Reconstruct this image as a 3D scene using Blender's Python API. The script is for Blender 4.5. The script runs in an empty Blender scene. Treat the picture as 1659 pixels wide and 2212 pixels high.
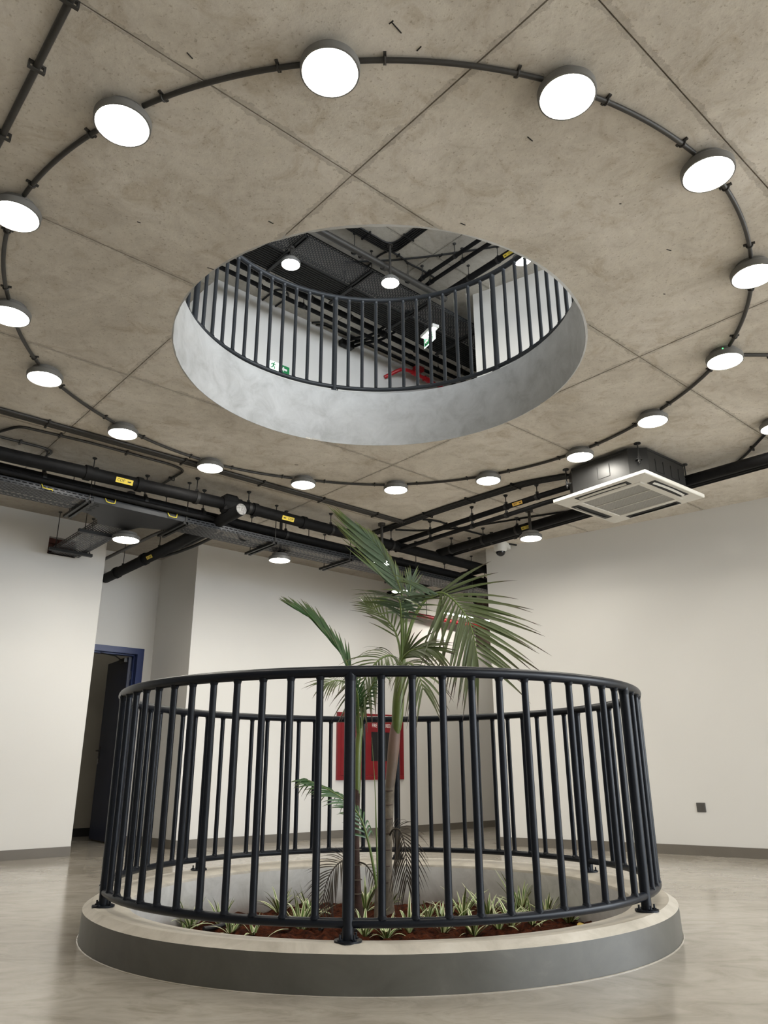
import bpy, bmesh, math, random
from mathutils import Vector, Matrix, noise
random.seed(7)
SC = bpy.context.scene
COL = SC.collection
R = math.radians
PI = math.pi
TH = R(41.5)        # the building grid is turned against the view

# ------------------------------------------------------------------ camera
W, H = 1659, 2212
F, PITCH, ROLL, YAW = 1630.25, 0.3342, -0.0051, -0.0011
CAM = Vector((0.0319, -4.5723, 0.7375))
right0 = Vector((math.cos(YAW), -math.sin(YAW), 0))
flat = Vector((math.sin(YAW), math.cos(YAW), 0))
fwd = flat * math.cos(PITCH) + Vector((0, 0, math.sin(PITCH)))
up0 = Vector((0, 0, math.cos(PITCH))) - flat * math.sin(PITCH)
right = right0 * math.cos(ROLL) + up0 * math.sin(ROLL)
up = up0 * math.cos(ROLL) - right0 * math.sin(ROLL)
cd = bpy.data.cameras.new('camera')
cd.sensor_fit = 'VERTICAL'
cd.sensor_height = 36.0
cd.lens = F * 36.0 / H
cd.clip_start = 0.05
cam = bpy.data.objects.new('camera', cd)
COL.objects.link(cam)
M = Matrix((right, up, -fwd)).transposed().to_4x4()
M.translation = CAM
cam.matrix_world = M
SC.camera = cam

# ------------------------------------------------------------------ daylight and exposure
SC.view_settings.view_transform = 'Standard'
SC.view_settings.look = 'None'
SC.view_settings.gamma = 1.0
SC.view_settings.use_curve_mapping = False
SC.view_settings.exposure = 0.12
SKY = 10.5           # overcast sky seen through the facade glazing
LAMP = 90.0         # radiance of the lamp diffusers
wd = bpy.data.worlds.new('overcast_sky')
SC.world = wd
wd.use_nodes = True
bg = wd.node_tree.nodes['Background']
bg.inputs[0].default_value = (0.86, 0.93, 1.0, 1)
bg.inputs[1].default_value = SKY


def portal(name, loc, rot, sx, sy):
    l = bpy.data.lights.new(name, 'AREA')
    l.shape = 'RECTANGLE'
    l.size, l.size_y = sx, sy
    l.cycles.is_portal = True
    o = bpy.data.objects.new(name, l)
    o.location = loc
    o.rotation_euler = rot
    COL.objects.link(o)


sun = bpy.data.lights.new('sun', 'SUN')
sun.energy = 11.0
sun.angle = R(1.0)
sun.color = (1.0, .93, .84)
so_ = bpy.data.objects.new('sun', sun)
so_.rotation_euler = Vector((-.74, -.28, -.61)).to_track_quat('-Z', 'Y').to_euler()
COL.objects.link(so_)
FX = 6.6            # plane of the glazed facade, to the right behind the camera
portal('daylight_opening', (FX, -3.9, 1.75), (0, R(90), 0), 2.9, 8.2)
portal('daylight_opening_upper', (FX, -3.9, 5.4), (0, R(90), 0), 2.9, 8.2)
portal('added_opening_front', (2.8, -8.55, 5.4), (R(90), 0, 0), 7.2, 2.9)  # portal for the unseen front opening, added for more light upstairs

# ------------------------------------------------------------------ coordinates
ES = Vector((math.cos(TH), math.sin(TH), 0))
ET = Vector((-math.sin(TH), math.cos(TH), 0))
ZC = 3.3337         # underside of the slab
ZF = 3.67           # upper floor
ZU = 7.0            # upper ceiling
HC = Vector((0.0046, -0.132, 0))   # centre of the round opening
HR = 1.3348


def ST(s, t, z=0.0):
    return ES * s + ET * t + Vector((0, 0, z))


def ray(px, py):
    a, b = px - W / 2, py - H / 2
    return (fwd + right * (a / F) - up * (b / F))


def AT(px, py, Y):
    r = ray(px, py)
    return CAM + r * ((Y - CAM.y) / r.y)


def ATZ(px, py, z):
    r = ray(px, py)
    return CAM + r * ((z - CAM.z) / r.z)


# ------------------------------------------------------------------ objects
ORG = {}


def tag(o, label=None, cat=None, group=None, kind=None):
    if label: o['label'] = label
    if cat: o['category'] = cat
    if group: o['group'] = group
    if kind: o['kind'] = kind
    return o


def thing(name, loc, label, cat, group=None):
    o = bpy.data.objects.new(name, None)
    o.empty_display_size = 0.1
    COL.objects.link(o)
    o.location = loc
    ORG[o.name] = Vector(loc)
    return tag(o, label, cat, group)


def link(name, me, parent=None, loc=None, rotz=0.0):
    """mesh object; loc is a world position"""
    o = bpy.data.objects.new(name, me)
    COL.objects.link(o)
    org = ORG[parent.name] if parent else Vector((0, 0, 0))
    if parent:
        o.parent = parent
    if loc is not None:
        base = Vector(loc)
        if parent and parent.type == 'MESH':
            o.location = base - ORG[parent.name]
        else:
            o.location = base - org
        o.rotation_euler = (0, 0, rotz)
        ORG[o.name] = base
    else:
        ORG[o.name] = org
    return o


def finish(me, smooth=35):
    if smooth:
        me.polygons.foreach_set('use_smooth', [True] * len(me.polygons))
        me.set_sharp_from_angle(angle=R(smooth))
    me.update()


class MB:
    def __init__(s):
        s.v, s.f, s.uv, s.mi = [], [], [], []

    def add(s, v, f, uv=None, mi=0):
        n = len(s.v)
        s.v += [Vector(q) for q in v]
        for i, q in enumerate(f):
            s.f.append([n + k for k in q])
            s.uv.append(uv[i] if uv else None)
            s.mi.append(mi)
        return s

    def box(s, c, d, ax=None, mi=0, bev=0.0):
        """centre, full sizes, axes"""
        ax = ax or (Vector((1, 0, 0)), Vector((0, 1, 0)), Vector((0, 0, 1)))
        c = Vector(c)
        hx, hy, hz = d[0] / 2, d[1] / 2, d[2] / 2
        if bev <= 0:
            v = [c + ax[0] * (i * hx) + ax[1] * (j * hy) + ax[2] * (k * hz) for k in (-1, 1) for j in (-1, 1) for i in (-1, 1)]
            return s.add(v, [(0, 2, 3, 1), (4, 5, 7, 6), (0, 1, 5, 4), (2, 6, 7, 3), (0, 4, 6, 2), (1, 3, 7, 5)], mi=mi)
        b = min(bev, hx * .9, hy * .9, hz * .9)
        v, idx = [], {}
        for k in (-1, 1):
            for j in (-1, 1):
                for i in (-1, 1):
                    for m in range(3):
                        o = [hx, hy, hz]
                        for q in range(3):
                            if q != m: o[q] -= b
                        idx[(i, j, k, m)] = len(v)
                        v.append(c + ax[0] * (i * o[0]) + ax[1] * (j * o[1]) + ax[2] * (k * o[2]))
        f = []
        g = lambda i, j, k, m: idx[(i, j, k, m)]
        for q in (-1, 1):
            f.append([g(q, -1, -1, 0), g(q, 1, -1, 0), g(q, 1, 1, 0), g(q, -1, 1, 0)][::q])
            f.append([g(-1, q, -1, 1), g(-1, q, 1, 1), g(1, q, 1, 1), g(1, q, -1, 1)][::q])
            f.append([g(-1, -1, q, 2), g(1, -1, q, 2), g(1, 1, q, 2), g(-1, 1, q, 2)][::q])
        for a in (-1, 1):
            for b_ in (-1, 1):
                f.append([g(a, b_, -1, 0), g(a, b_, -1, 1), g(a, b_, 1, 1), g(a, b_, 1, 0)][::-a * b_])
                f.append([g(a, -1, b_, 0), g(a, -1, b_, 2), g(a, 1, b_, 2), g(a, 1, b_, 0)][::a * b_])
                f.append([g(-1, a, b_, 1), g(-1, a, b_, 2), g(1, a, b_, 2), g(1, a, b_, 1)][::-a * b_])
                for k in (-1, 1):
                    f.append([g(a, b_, k, 0), g(a, b_, k, 1), g(a, b_, k, 2)][::a * b_ * k])
        return s.add(v, f, mi=mi)

    def sbox(s, s0, s1, t0, t1, z0, z1, mi=0, bev=0.0):
        c = ST((s0 + s1) / 2, (t0 + t1) / 2, (z0 + z1) / 2)
        return s.box(c, (abs(s1 - s0), abs(t1 - t0), abs(z1 - z0)), (ES, ET, Vector((0, 0, 1))), mi, bev)

    def prism(s, poly, z0, z1, mi=0):
        n = len(poly)
        v = [Vector((p[0], p[1], z0)) for p in poly] + [Vector((p[0], p[1], z1)) for p in poly]
        f = [list(range(n))[::-1], [n + i for i in range(n)]]
        f += [[i, (i + 1) % n, n + (i + 1) % n, n + i] for i in range(n)]
        return s.add(v, f, mi=mi)

    def lathe(s, prof, seg=48, c=(0, 0, 0), a0=0, a1=360, mi=0, mis=None, axis=None):
        """profile of (r, z); axis frame optional"""
        c = Vector(c)
        X, Y, Z = axis or (Vector((1, 0, 0)), Vector((0, 1, 0)), Vector((0, 0, 1)))
        full = abs(a1 - a0) >= 360
        n = seg if full else seg + 1
        base = len(s.v)
        for r, z in prof:
            for i in range(n):
                a = R(a0 + (a1 - a0) * i / seg)
                s.v.append(c + X * (r * math.cos(a)) + Y * (r * math.sin(a)) + Z * z)
        for j in range(len(prof) - 1):
            for i in range(seg):
                k = (i + 1) % n
                s.f.append([base + j * n + i, base + j * n + k, base + (j + 1) * n + k, base + (j + 1) * n + i])
                s.uv.append(None)
                s.mi.append(mis[j] if mis else mi)
        return s

    def cyl(s, p0, p1, r, r1=None, seg=12, mi=0):
        return s.tube([p0, p1], [r, r if r1 is None else r1], seg, mi=mi)

    def tube(s, pts, r, seg=12, closed=False, caps=True, mi=0):
        pts = [Vector(p) for p in pts]
        n = len(pts)
        rr = r if isinstance(r, (list, tuple)) else [r] * n
        tan = []
        for i in range(n):
            if closed:
                t = pts[(i + 1) % n] - pts[i - 1]
            else:
                t = pts[min(i + 1, n - 1)] - pts[max(i - 1, 0)]
            tan.append(t.normalized() if t.length > 1e-9 else Vector((0, 0, 1)))
        ref = Vector((0, 0, 1)) if abs(tan[0].z) < 0.9 else Vector((1, 0, 0))
        nrm = (ref - tan[0] * ref.dot(tan[0])).normalized()
        base = len(s.v)
        for i in range(n):
            nrm = (nrm - tan[i] * nrm.dot(tan[i]))
            nrm = nrm.normalized() if nrm.length > 1e-6 else tan[i].orthogonal().normalized()
            b = tan[i].cross(nrm)
            for k in range(seg):
                a = 2 * PI * k / seg
                s.v.append(pts[i] + nrm * (rr[i] * math.cos(a)) + b * (rr[i] * math.sin(a)))
        m = n if closed else n - 1
        for i in range(m):
            j = (i + 1) % n
            for k in range(seg):
                q = (k + 1) % seg
                s.f.append([base + i * seg + k, base + i * seg + q, base + j * seg + q, base + j * seg + k])
                s.uv.append(None); s.mi.append(mi)
        if caps and not closed:
            s.f.append([base + k for k in range(seg)][::-1]); s.uv.append(None); s.mi.append(mi)
            s.f.append([base + (n - 1) * seg + k for k in range(seg)]); s.uv.append(None); s.mi.append(mi)
        return s

    def mesh(s, name, mats, org=Vector((0, 0, 0)), smooth=35):
        me = bpy.data.meshes.new(name)
        me.from_pydata([tuple(q - org) for q in s.v], [], s.f)
        for m in (mats if isinstance(mats, (list, tuple)) else [mats]):
            me.materials.append(m)
        if any(s.mi):
            me.polygons.foreach_set('material_index', s.mi)
        if any(u is not None for u in s.uv):
            lay = me.uv_layers.new(name='UVMap')
            for p, u in zip(me.polygons, s.uv):
                if u is None: continue
                for li, q in zip(p.loop_indices, u):
                    lay.data[li].uv = q
        finish(me, smooth)
        return me

    def build(s, name, mats, parent=None, smooth=35, at=None):
        if parent:
            return link(name, s.mesh(name, mats, ORG[parent.name], smooth), parent)
        if at is None:
            lo = [min(q[i] for q in s.v) for i in range(3)]
            hi = [max(q[i] for q in s.v) for i in range(3)]
            at = Vector(((lo[0] + hi[0]) / 2, (lo[1] + hi[1]) / 2, lo[2]))
        return link(name, s.mesh(name, mats, Vector(at), smooth), None, at)


def rounded(pts, rad=0.05, n=5):
    """round the corners of a polyline"""
    pts = [Vector(p) for p in pts]
    out = [pts[0]]
    for a, b, c in zip(pts, pts[1:], pts[2:]):
        d0, d1 = (a - b), (c - b)
        q = min(rad, d0.length * .45, d1.length * .45)
        p0, p1 = b + d0.normalized() * q, b + d1.normalized() * q
        for i in range(n + 1):
            u = i / n
            out.append(p0 * (1 - u) ** 2 + b * (2 * u * (1 - u)) + p1 * u * u)
    out.append(pts[-1])
    return out


def spline(P, n=24):
    """Catmull-Rom through the points"""
    P = [Vector(p) for p in P]
    Q = [P[0] * 2 - P[1]] + P + [P[-1] * 2 - P[-2]]
    out = []
    m = len(P) - 1
    for k in range(n + 1):
        x = k / n * m
        i = min(int(x), m - 1)
        u = x - i
        a, b, c, d = Q[i], Q[i + 1], Q[i + 2], Q[i + 3]
        out.append(0.5 * ((2 * b) + (c - a) * u + (2 * a - 5 * b + 4 * c - d) * u * u + (3 * b - a - 3 * c + d) * u ** 3))
    return out


# ------------------------------------------------------------------ materials
def srgb(r, g, b):
    f = lambda c: (c / 255 / 12.92) if c / 255 <= .04045 else ((c / 255 + .055) / 1.055) ** 2.4
    return (f(r), f(g), f(b), 1)


def mix3(nt, fac, a, b, mode='MIX'):
    n = nt.nodes.new('ShaderNodeMix'); n.data_type = 'RGBA'; n.blend_type = mode
    for sock, val in ((n.inputs[0], fac), (n.inputs[6], a), (n.inputs[7], b)):
        if isinstance(val, bpy.types.NodeSocket): nt.links.new(val, sock)
        else: sock.default_value = val
    return n.outputs[2]


def ramp(nt, fac, stops):
    n = nt.nodes.new('ShaderNodeValToRGB')
    el = n.color_ramp.elements
    el[0].position, el[0].color = stops[0]
    el[1].position, el[1].color = stops[-1]
    for p, c in stops[1:-1]:
        e = el.new(p); e.color = c
    nt.links.new(fac, n.inputs[0])
    return n.outputs[0]


def noise_tex(nt, scale, detail=4, rough=.55, vec=None, dist=0.0):
    n = nt.nodes.new('ShaderNodeTexNoise')
    n.inputs['Scale'].default_value = scale
    n.inputs['Detail'].default_value = detail
    n.inputs['Roughness'].default_value = rough
    n.inputs['Distortion'].default_value = dist
    if vec is not None: nt.links.new(vec, n.inputs['Vector'])
    return n.outputs['Fac']


def world_pos(nt, scale=(1, 1, 1)):
    g = nt.nodes.new('ShaderNodeNewGeometry')
    m = nt.nodes.new('ShaderNodeMapping')
    m.inputs['Scale'].default_value = scale
    nt.links.new(g.outputs['Position'], m.inputs['Vector'])
    return m.outputs[0]


def bump(nt, h, strength, dist=0.01):
    b = nt.nodes.new('ShaderNodeBump')
    b.inputs['Strength'].default_value = strength
    b.inputs['Distance'].default_value = dist
    nt.links.new(h, b.inputs['Height'])
    return b.outputs[0]


def mat(name, col, rough=.5, metal=0.0, spec=.5):
    m = bpy.data.materials.new(name)
    m.use_nodes = True
    b = m.node_tree.nodes['Principled BSDF']
    b.inputs['Base Color'].default_value = col
    b.inputs['Roughness'].default_value = rough
    b.inputs['Metallic'].default_value = metal
    b.inputs['Specular IOR Level'].default_value = spec
    return m, m.node_tree, b


MT = {}


def simple(name, col, rough=.5, metal=0.0, var=.12, scale=9.0, bmp=0.0, spec=.5):
    m, nt, b = mat(name, col, rough, metal, spec)
    n = noise_tex(nt, scale, 4, .6, world_pos(nt))
    d = tuple(c * (1 - var) for c in col[:3]) + (1,)
    l = tuple(min(1, c * (1 + var)) for c in col[:3]) + (1,)
    nt.links.new(ramp(nt, n, [(.3, d), (.7, l)]), b.inputs['Base Color'])
    if bmp:
        nt.links.new(bump(nt, noise_tex(nt, scale * 8, 3, .6, world_pos(nt)), bmp, .004), b.inputs['Normal'])
    MT[name] = m
    return m


# cast concrete of the ceilings: warm grey, blotched, with small pits
def mathn(nt, op, a, b=None, c=None):
    n = nt.nodes.new('ShaderNodeMath'); n.operation = op
    for i, v in enumerate((a, b, c)):
        if v is None: continue
        if isinstance(v, bpy.types.NodeSocket): nt.links.new(v, n.inputs[i])
        else: n.inputs[i].default_value = v
    return n.outputs[0]


def concrete(name, c0, c1, c2, so=None, to=None):
    m, nt, b = mat(name, c1, .75)
    p = world_pos(nt)
    big = noise_tex(nt, 1.3, 7, .68, p, .5)
    base = ramp(nt, big, [(.30, c0), (.5, c1), (.68, c2)])
    # mottled water stains
    sm = noise_tex(nt, 5.0, 8, .74, p, .9)
    stain = ramp(nt, sm, [(.42, (1.05, 1.05, 1.04, 1)), (.52, (1, 1, 1, 1)), (.62, (.89, .865, .82, 1)), (.74, (.70, .65, .57, 1))])
    col = mix3(nt, 1.0, base, stain, 'MULTIPLY')
    md = noise_tex(nt, 17, 6, .72, p, .6)
    col = mix3(nt, 1.0, col, ramp(nt, md, [(.38, (1.03, 1.03, 1.02, 1)), (.6, (.97, .96, .95, 1)), (.72, (.80, .77, .72, 1))]), 'MULTIPLY')
    fine = noise_tex(nt, 70, 3, .6, p)
    col = mix3(nt, 1.0, col, ramp(nt, fine, [(.60, (1, 1, 1, 1)), (.72, (.70, .67, .62, 1))]), 'MULTIPLY')
    if so is not None:      # grout bled out along the formwork joints
        rot = nt.nodes.new('ShaderNodeVectorRotate'); rot.rotation_type = 'Z_AXIS'
        rot.inputs['Angle'].default_value = -TH
        nt.links.new(p, rot.inputs['Vector'])
        sx = nt.nodes.new('ShaderNodeSeparateXYZ'); nt.links.new(rot.outputs[0], sx.inputs[0])
        ds = []
        for ax, off, per in ((0, so, 2.44), (1, to, 1.22)):
            q = mathn(nt, 'PINGPONG', mathn(nt, 'SUBTRACT', sx.outputs[ax], off - per * 40), per / 2)
            ds.append(q)
        d = mathn(nt, 'MINIMUM', ds[0], ds[1])
        wob = mathn(nt, 'MULTIPLY_ADD', noise_tex(nt, 9, 5, .7, p), .11, -.035)
        band = mathn(nt, 'LESS_THAN', d, wob)
        fac = mathn(nt, 'MULTIPLY', band, mathn(nt, 'MULTIPLY', noise_tex(nt, 30, 4, .7, p), .55))
        col = mix3(nt, fac, col, (.16, .13, .10, 1))
    nt.links.new(col, b.inputs['Base Color'])
    nt.links.new(bump(nt, fine, .25, .004), b.inputs['Normal'])
    MT[name] = m


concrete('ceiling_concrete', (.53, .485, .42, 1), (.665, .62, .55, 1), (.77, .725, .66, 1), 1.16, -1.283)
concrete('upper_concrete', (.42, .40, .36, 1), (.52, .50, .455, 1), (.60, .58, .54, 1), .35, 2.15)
concrete('slab_concrete', (.28, .26, .22, 1), (.35, .32, .28, 1), (.4, .37, .33, 1))

# skim-coated drum of the opening
m, nt, b = mat('skim_plaster', (.5, .52, .54, 1), .6)
p = world_pos(nt)
a = noise_tex(nt, 5.5, 6, .68, p, .5)
c = ramp(nt, a, [(.3, (.43, .428, .41, 1)), (.5, (.545, .543, .53, 1)), (.7, (.62, .618, .605, 1))])
nt.links.new(c, b.inputs['Base Color'])
nt.links.new(bump(nt, a, .12, .006), b.inputs['Normal'])
MT['skim_plaster'] = m

# painted walls
m, nt, b = mat('wall_paint', (.80, .78, .74, 1), .55)
p = world_pos(nt)
c = ramp(nt, noise_tex(nt, .7, 3, .5, p), [(.3, (.685, .67, .64, 1)), (.7, (.725, .71, .68, 1))])
nt.links.new(c, b.inputs['Base Color'])
nt.links.new(bump(nt, noise_tex(nt, 60, 2, .5, p), .05, .002), b.inputs['Normal'])
MT['wall_paint'] = m

# polished cement floor
m, nt, b = mat('floor_cement', (.42, .38, .32, 1), .28)
p = world_pos(nt)
big = noise_tex(nt, .9, 6, .62, p, .7)
base = ramp(nt, big, [(.3, (.30, .272, .228, 1)), (.5, (.385, .355, .305, 1)), (.7, (.46, .43, .38, 1))])
st_ = noise_tex(nt, 3.2, 6, .68, world_pos(nt, (1.0, 1.8, 1)), 1.6)
stain = ramp(nt, st_, [(.35, (.78, .76, .72, 1)), (.5, (.96, .95, .94, 1)), (.65, (1.06, 1.06, 1.06, 1))])
nt.links.new(mix3(nt, 1.0, base, stain, 'MULTIPLY'), b.inputs['Base Color'])
rr = ramp(nt, noise_tex(nt, 2.0, 4, .6, p), [(.3, (.12, .12, .12, 1)), (.7, (.22, .22, .22, 1))])
nt.links.new(rr, b.inputs['Roughness'])
nt.links.new(bump(nt, noise_tex(nt, 3.6, 2, .45, world_pos(nt, (.5, 1.5, 1))), .055, .012), b.inputs['Normal'])
MT['floor_cement'] = m

# kerb coping and kerb face
m, nt, b = mat('coping_cement', (.5, .46, .39, 1), .5)
p = world_pos(nt)
c = ramp(nt, noise_tex(nt, 5, 6, .65, p, .6), [(.3, (.38, .345, .285, 1)), (.55, (.52, .48, .41, 1)), (.75, (.60, .56, .50, 1))])
nt.links.new(c, b.inputs['Base Color'])
nt.links.new(bump(nt, noise_tex(nt, 30, 4, .6, p), .2, .004), b.inputs['Normal'])
MT['coping_cement'] = m
m, nt, b = mat('kerb_face', (.13, .125, .11, 1), .42)
p = world_pos(nt)
c = ramp(nt, noise_tex(nt, 4, 6, .65, p, .6), [(.3, (.078, .074, .062, 1)), (.6, (.105, .10, .085, 1)), (.8, (.15, .143, .125, 1))])
nt.links.new(c, b.inputs['Base Color'])
MT['kerb_face'] = m
m, nt, b = mat('pit_render', (.36, .36, .36, 1), .6)
p = world_pos(nt)
c = ramp(nt, noise_tex(nt, 4, 6, .7, p, .8), [(.3, (.40, .39, .37, 1)), (.55, (.53, .52, .50, 1)), (.75, (.61, .60, .59, 1))])
z = nt.nodes.new('ShaderNodeSeparateXYZ')
nt.links.new(p, z.inputs[0])
mr = nt.nodes.new('ShaderNodeMapRange')
mr.inputs[1].default_value = -.02; mr.inputs[2].default_value = -.12
nt.links.new(z.outputs[2], mr.inputs[0])
nz = nt.nodes.new('ShaderNodeMath'); nz.operation = 'MULTIPLY'
nt.links.new(mr.outputs[0], nz.inputs[0]); nt.links.new(noise_tex(nt, 7, 4, .6, p), nz.inputs[1])
nt.links.new(mix3(nt, nz.outputs[0], c, (.12, .06, .03, 1)), b.inputs['Base Color'])   # splashed soil
MT['pit_render'] = m

# soil
m, nt, b = mat('red_soil', (.10, .03, .015, 1), .95, 0, .1)
p = world_pos(nt)
c = ramp(nt, noise_tex(nt, 26, 6, .7, p), [(.35, (.012, .004, .002, 1)), (.52, (.06, .0155, .006, 1)), (.72, (.14, .036, .013, 1))])
nt.links.new(c, b.inputs['Base Color'])
nt.links.new(bump(nt, noise_tex(nt, 60, 5, .7, p), .9, .02), b.inputs['Normal'])
MT['red_soil'] = m

simple('rail_paint', (.008, .010, .0145, 1), .33, 0, .15, 6, 0, .22)
simple('conduit_grey', (.038, .035, .031, 1), .45, 0, .15, 14)
simple('conduit_black', (.012, .012, .012, 1), .5, 0, .2, 14, 0, .35)
simple('pipe_wrap', (.007, .007, .0075, 1), .62, 0, .3, 16, .2, .14)
simple('rod_steel', (.05, .05, .05, 1), .4, .6, .2, 20)
simple('tray_steel', (.030, .032, .035, 1), .45, .1, .15, 10, 0, .3)
simple('tray_plate', (.036, .038, .042, 1), .5, .1, .1, 6, 0, .25)
simple('lamp_housing', (.17, .165, .155, 1), .42, 0, .08, 10)
simple('ac_white', (.72, .70, .64, 1), .4, 0, .03, 5)
simple('ac_body', (.022, .022, .022, 1), .40, 0, .12, 6, 0, .3)
simple('slot_black', (.006, .006, .006, 1), .6, 0, .1, 10)
simple('label_yellow', (.72, .55, .06, 1), .5, 0, .05, 10)
simple('label_orange', (.60, .36, .06, 1), .5, 0, .05, 10)
simple('print_black', (.012, .012, .012, 1), .5, 0, .05, 10)
simple('print_white', (.85, .83, .80, 1), .5, 0, .02, 10)
simple('cabinet_red', (.20, .007, .012, 1), .35, 0, .08, 4)
simple('pipe_red', (.42, .015, .02, 1), .35, 0, .08, 8)
simple('door_navy', (.010, .016, .050, 1), .4, 0, .12, 3)
simple('frame_navy', (.014, .030, .12, 1), .35, 0, .10, 4)
simple('door_black', (.008, .009, .014, 1), .4, 0, .1, 4)
simple('chrome', (.75, .75, .75, 1), .18, 1, .02, 10)
simple('camera_white', (.75, .74, .71, 1), .35, 0, .02, 10)
simple('camera_glass', (.01, .01, .012, 1), .06, 0, .02, 10)
simple('socket_grey', (.085, .08, .073, 1), .45, 0, .05, 10)
simple('baseboard_paint', (.155, .138, .115, 1), .45, 0, .08, 3)
simple('brick_red', (.10, .038, .030, 1), .9, 0, .3, 20, .6)
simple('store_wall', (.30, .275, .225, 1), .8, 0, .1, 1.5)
simple('brown_masonry', (.055, .035, .026, 1), .9, 0, .3, 9, .5)
simple('hose_black', (.012, .012, .013, 1), .45, 0, .2, 12)
simple('sign_green', (.012, .22, .07, 1), .4, 0, .03, 10)
simple('rail_grey', (.030, .034, .039, 1), .38, 0, .15, 6, 0, .35)
simple('alu_frame', (.35, .36, .37, 1), .4, .6, .05, 5)
simple('ground_out', (.30, .29, .27, 1), .9, 0, .2, .5)
simple('foil', (.30, .30, .30, 1), .45, .8, .5, 60, .9)
simple('tie_yellow', (.62, .52, .05, 1), .5, 0, .1, 10)
simple('bark_grey', (.14, .115, .085, 1), .85, 0, .35, 22, .5)
simple('bark_dark', (.045, .022, .016, 1), .85, 0, .4, 26, .5)
simple('glass_dark', (.012, .012, .014, 1), .12, 0, .05, 10)


def emit(name, col, s):
    m = bpy.data.materials.new(name); m.use_nodes = True
    nt = m.node_tree
    nt.nodes.remove(nt.nodes['Principled BSDF'])
    e = nt.nodes.new('ShaderNodeEmission')
    e.inputs[0].default_value = col
    e.inputs[1].default_value = s
    nt.links.new(e.outputs[0], nt.nodes['Material Output'].inputs[0])
    MT[name] = m


emit('lamp_glow', (1.0, .95, .85, 1), LAMP)
emit('store_fill_glow', (1.0, .96, .88, 1), 30.0)  # glow of the fill lamp added in the store room
emit('sign_glow', (.75, 1.0, .85, 1), 2.2)
emit('led_green', (.1, 1, .2, 1), 3)


# perforated sheet: staggered slots cut through the metal
def perforated(name, col, bw, rh, mort, rough=.42):
    m, nt, b = mat(name, col, rough, .5)
    uv = nt.nodes.new('ShaderNodeUVMap')
    br = nt.nodes.new('ShaderNodeTexBrick')
    br.offset = .5
    br.inputs['Scale'].default_value = 1.0
    br.inputs['Mortar Size'].default_value = mort
    br.inputs['Mortar Smooth'].default_value = 0.1
    br.inputs['Brick Width'].default_value = bw
    br.inputs['Row Height'].default_value = rh
    nt.links.new(uv.outputs[0], br.inputs['Vector'])
    tr = nt.nodes.new('ShaderNodeBsdfTransparent')
    mx = nt.nodes.new('ShaderNodeMixShader')
    nt.links.new(br.outputs['Fac'], mx.inputs[0])
    nt.links.new(tr.outputs[0], mx.inputs[1])
    nt.links.new(b.outputs[0], mx.inputs[2])
    nt.links.new(mx.outputs[0], nt.nodes['Material Output'].inputs[0])
    MT[name] = m


perforated('tray_perforated', (.032, .034, .038, 1), .05, .024, .0085)
perforated('grille_mesh', (.42, .41, .38, 1), .012, .008, .0026)


def leafmat(name, stops, edge=None, rough=.42):
    m, nt, b = mat(name, stops[0][1], rough)
    uv = nt.nodes.new('ShaderNodeUVMap')
    sp = nt.nodes.new('ShaderNodeSeparateXYZ')
    nt.links.new(uv.outputs[0], sp.inputs[0])
    p = world_pos(nt)
    nf = noise_tex(nt, 18, 3, .6, p)
    ad = nt.nodes.new('ShaderNodeMath'); ad.operation = 'MULTIPLY_ADD'
    nt.links.new(nf, ad.inputs[0]); ad.inputs[1].default_value = .5
    nt.links.new(sp.outputs[1], ad.inputs[2])
    su = nt.nodes.new('ShaderNodeMath'); su.operation = 'SUBTRACT'; su.inputs[1].default_value = .25
    nt.links.new(ad.outputs[0], su.inputs[0])
    c = ramp(nt, su.outputs[0], stops)
    if edge:
        d = nt.nodes.new('ShaderNodeMath'); d.operation = 'SUBTRACT'; d.inputs[1].default_value = .5
        nt.links.new(sp.outputs[0], d.inputs[0])
        ab = nt.nodes.new('ShaderNodeMath'); ab.operation = 'ABSOLUTE'
        nt.links.new(d.outputs[0], ab.inputs[0])
        g = nt.nodes.new('ShaderNodeMath'); g.operation = 'GREATER_THAN'; g.inputs[1].default_value = .27
        nt.links.new(ab.outputs[0], g.inputs[0])
        c = mix3(nt, g.outputs[0], c, edge)
    nt.links.new(c, b.inputs['Base Color'])
    b.inputs['Subsurface Weight'].default_value = 0.0
    MT[name] = m


leafmat('palm_green', [(0, (.075, .10, .032, 1)), (.5, (.092, .12, .045, 1)), (.76, (.105, .112, .05, 1)), (.90, (.055, .036, .025, 1))], rough=.36)
leafmat('palm_deep', [(0, (.028, .075, .022, 1)), (.6, (.048, .11, .034, 1)), (.9, (.10, .125, .05, 1)), (1.0, (.08, .06, .035, 1))], rough=.36)
leafmat('palm_silver', [(0, (.070, .115, .068, 1)), (.45, (.095, .14, .08, 1)), (.8, (.115, .155, .045, 1)), (.97, (.14, .14, .04, 1))], rough=.36)
leafmat('palm_dead', [(0, (.035, .028, .018, 1)), (.5, (.045, .034, .024, 1)), (1, (.03, .02, .016, 1))], rough=.8)
leafmat('spider_leaf', [(0, (.16, .27, .05, 1)), (.6, (.10, .19, .04, 1)), (1, (.17, .23, .07, 1))], (.72, .72, .48, 1), .45)
leafmat('crownshaft', [(0, (.085, .12, .025, 1)), (.5, (.12, .15, .03, 1)), (1, (.10, .15, .035, 1))], rough=.4)
leafmat('sheath_brown', [(0, (.10, .075, .05, 1)), (.4, (.17, .105, .075, 1)), (.75, (.19, .115, .095, 1)), (1, (.12, .08, .05, 1))], rough=.6)
leafmat('stalk_green', [(0, (.10, .15, .035, 1)), (1, (.14, .19, .05, 1))], rough=.4)
leafmat('yellow_leaf', [(0, (.6, .42, .08, 1)), (1, (.65, .5, .12, 1))], rough=.5)

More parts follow.
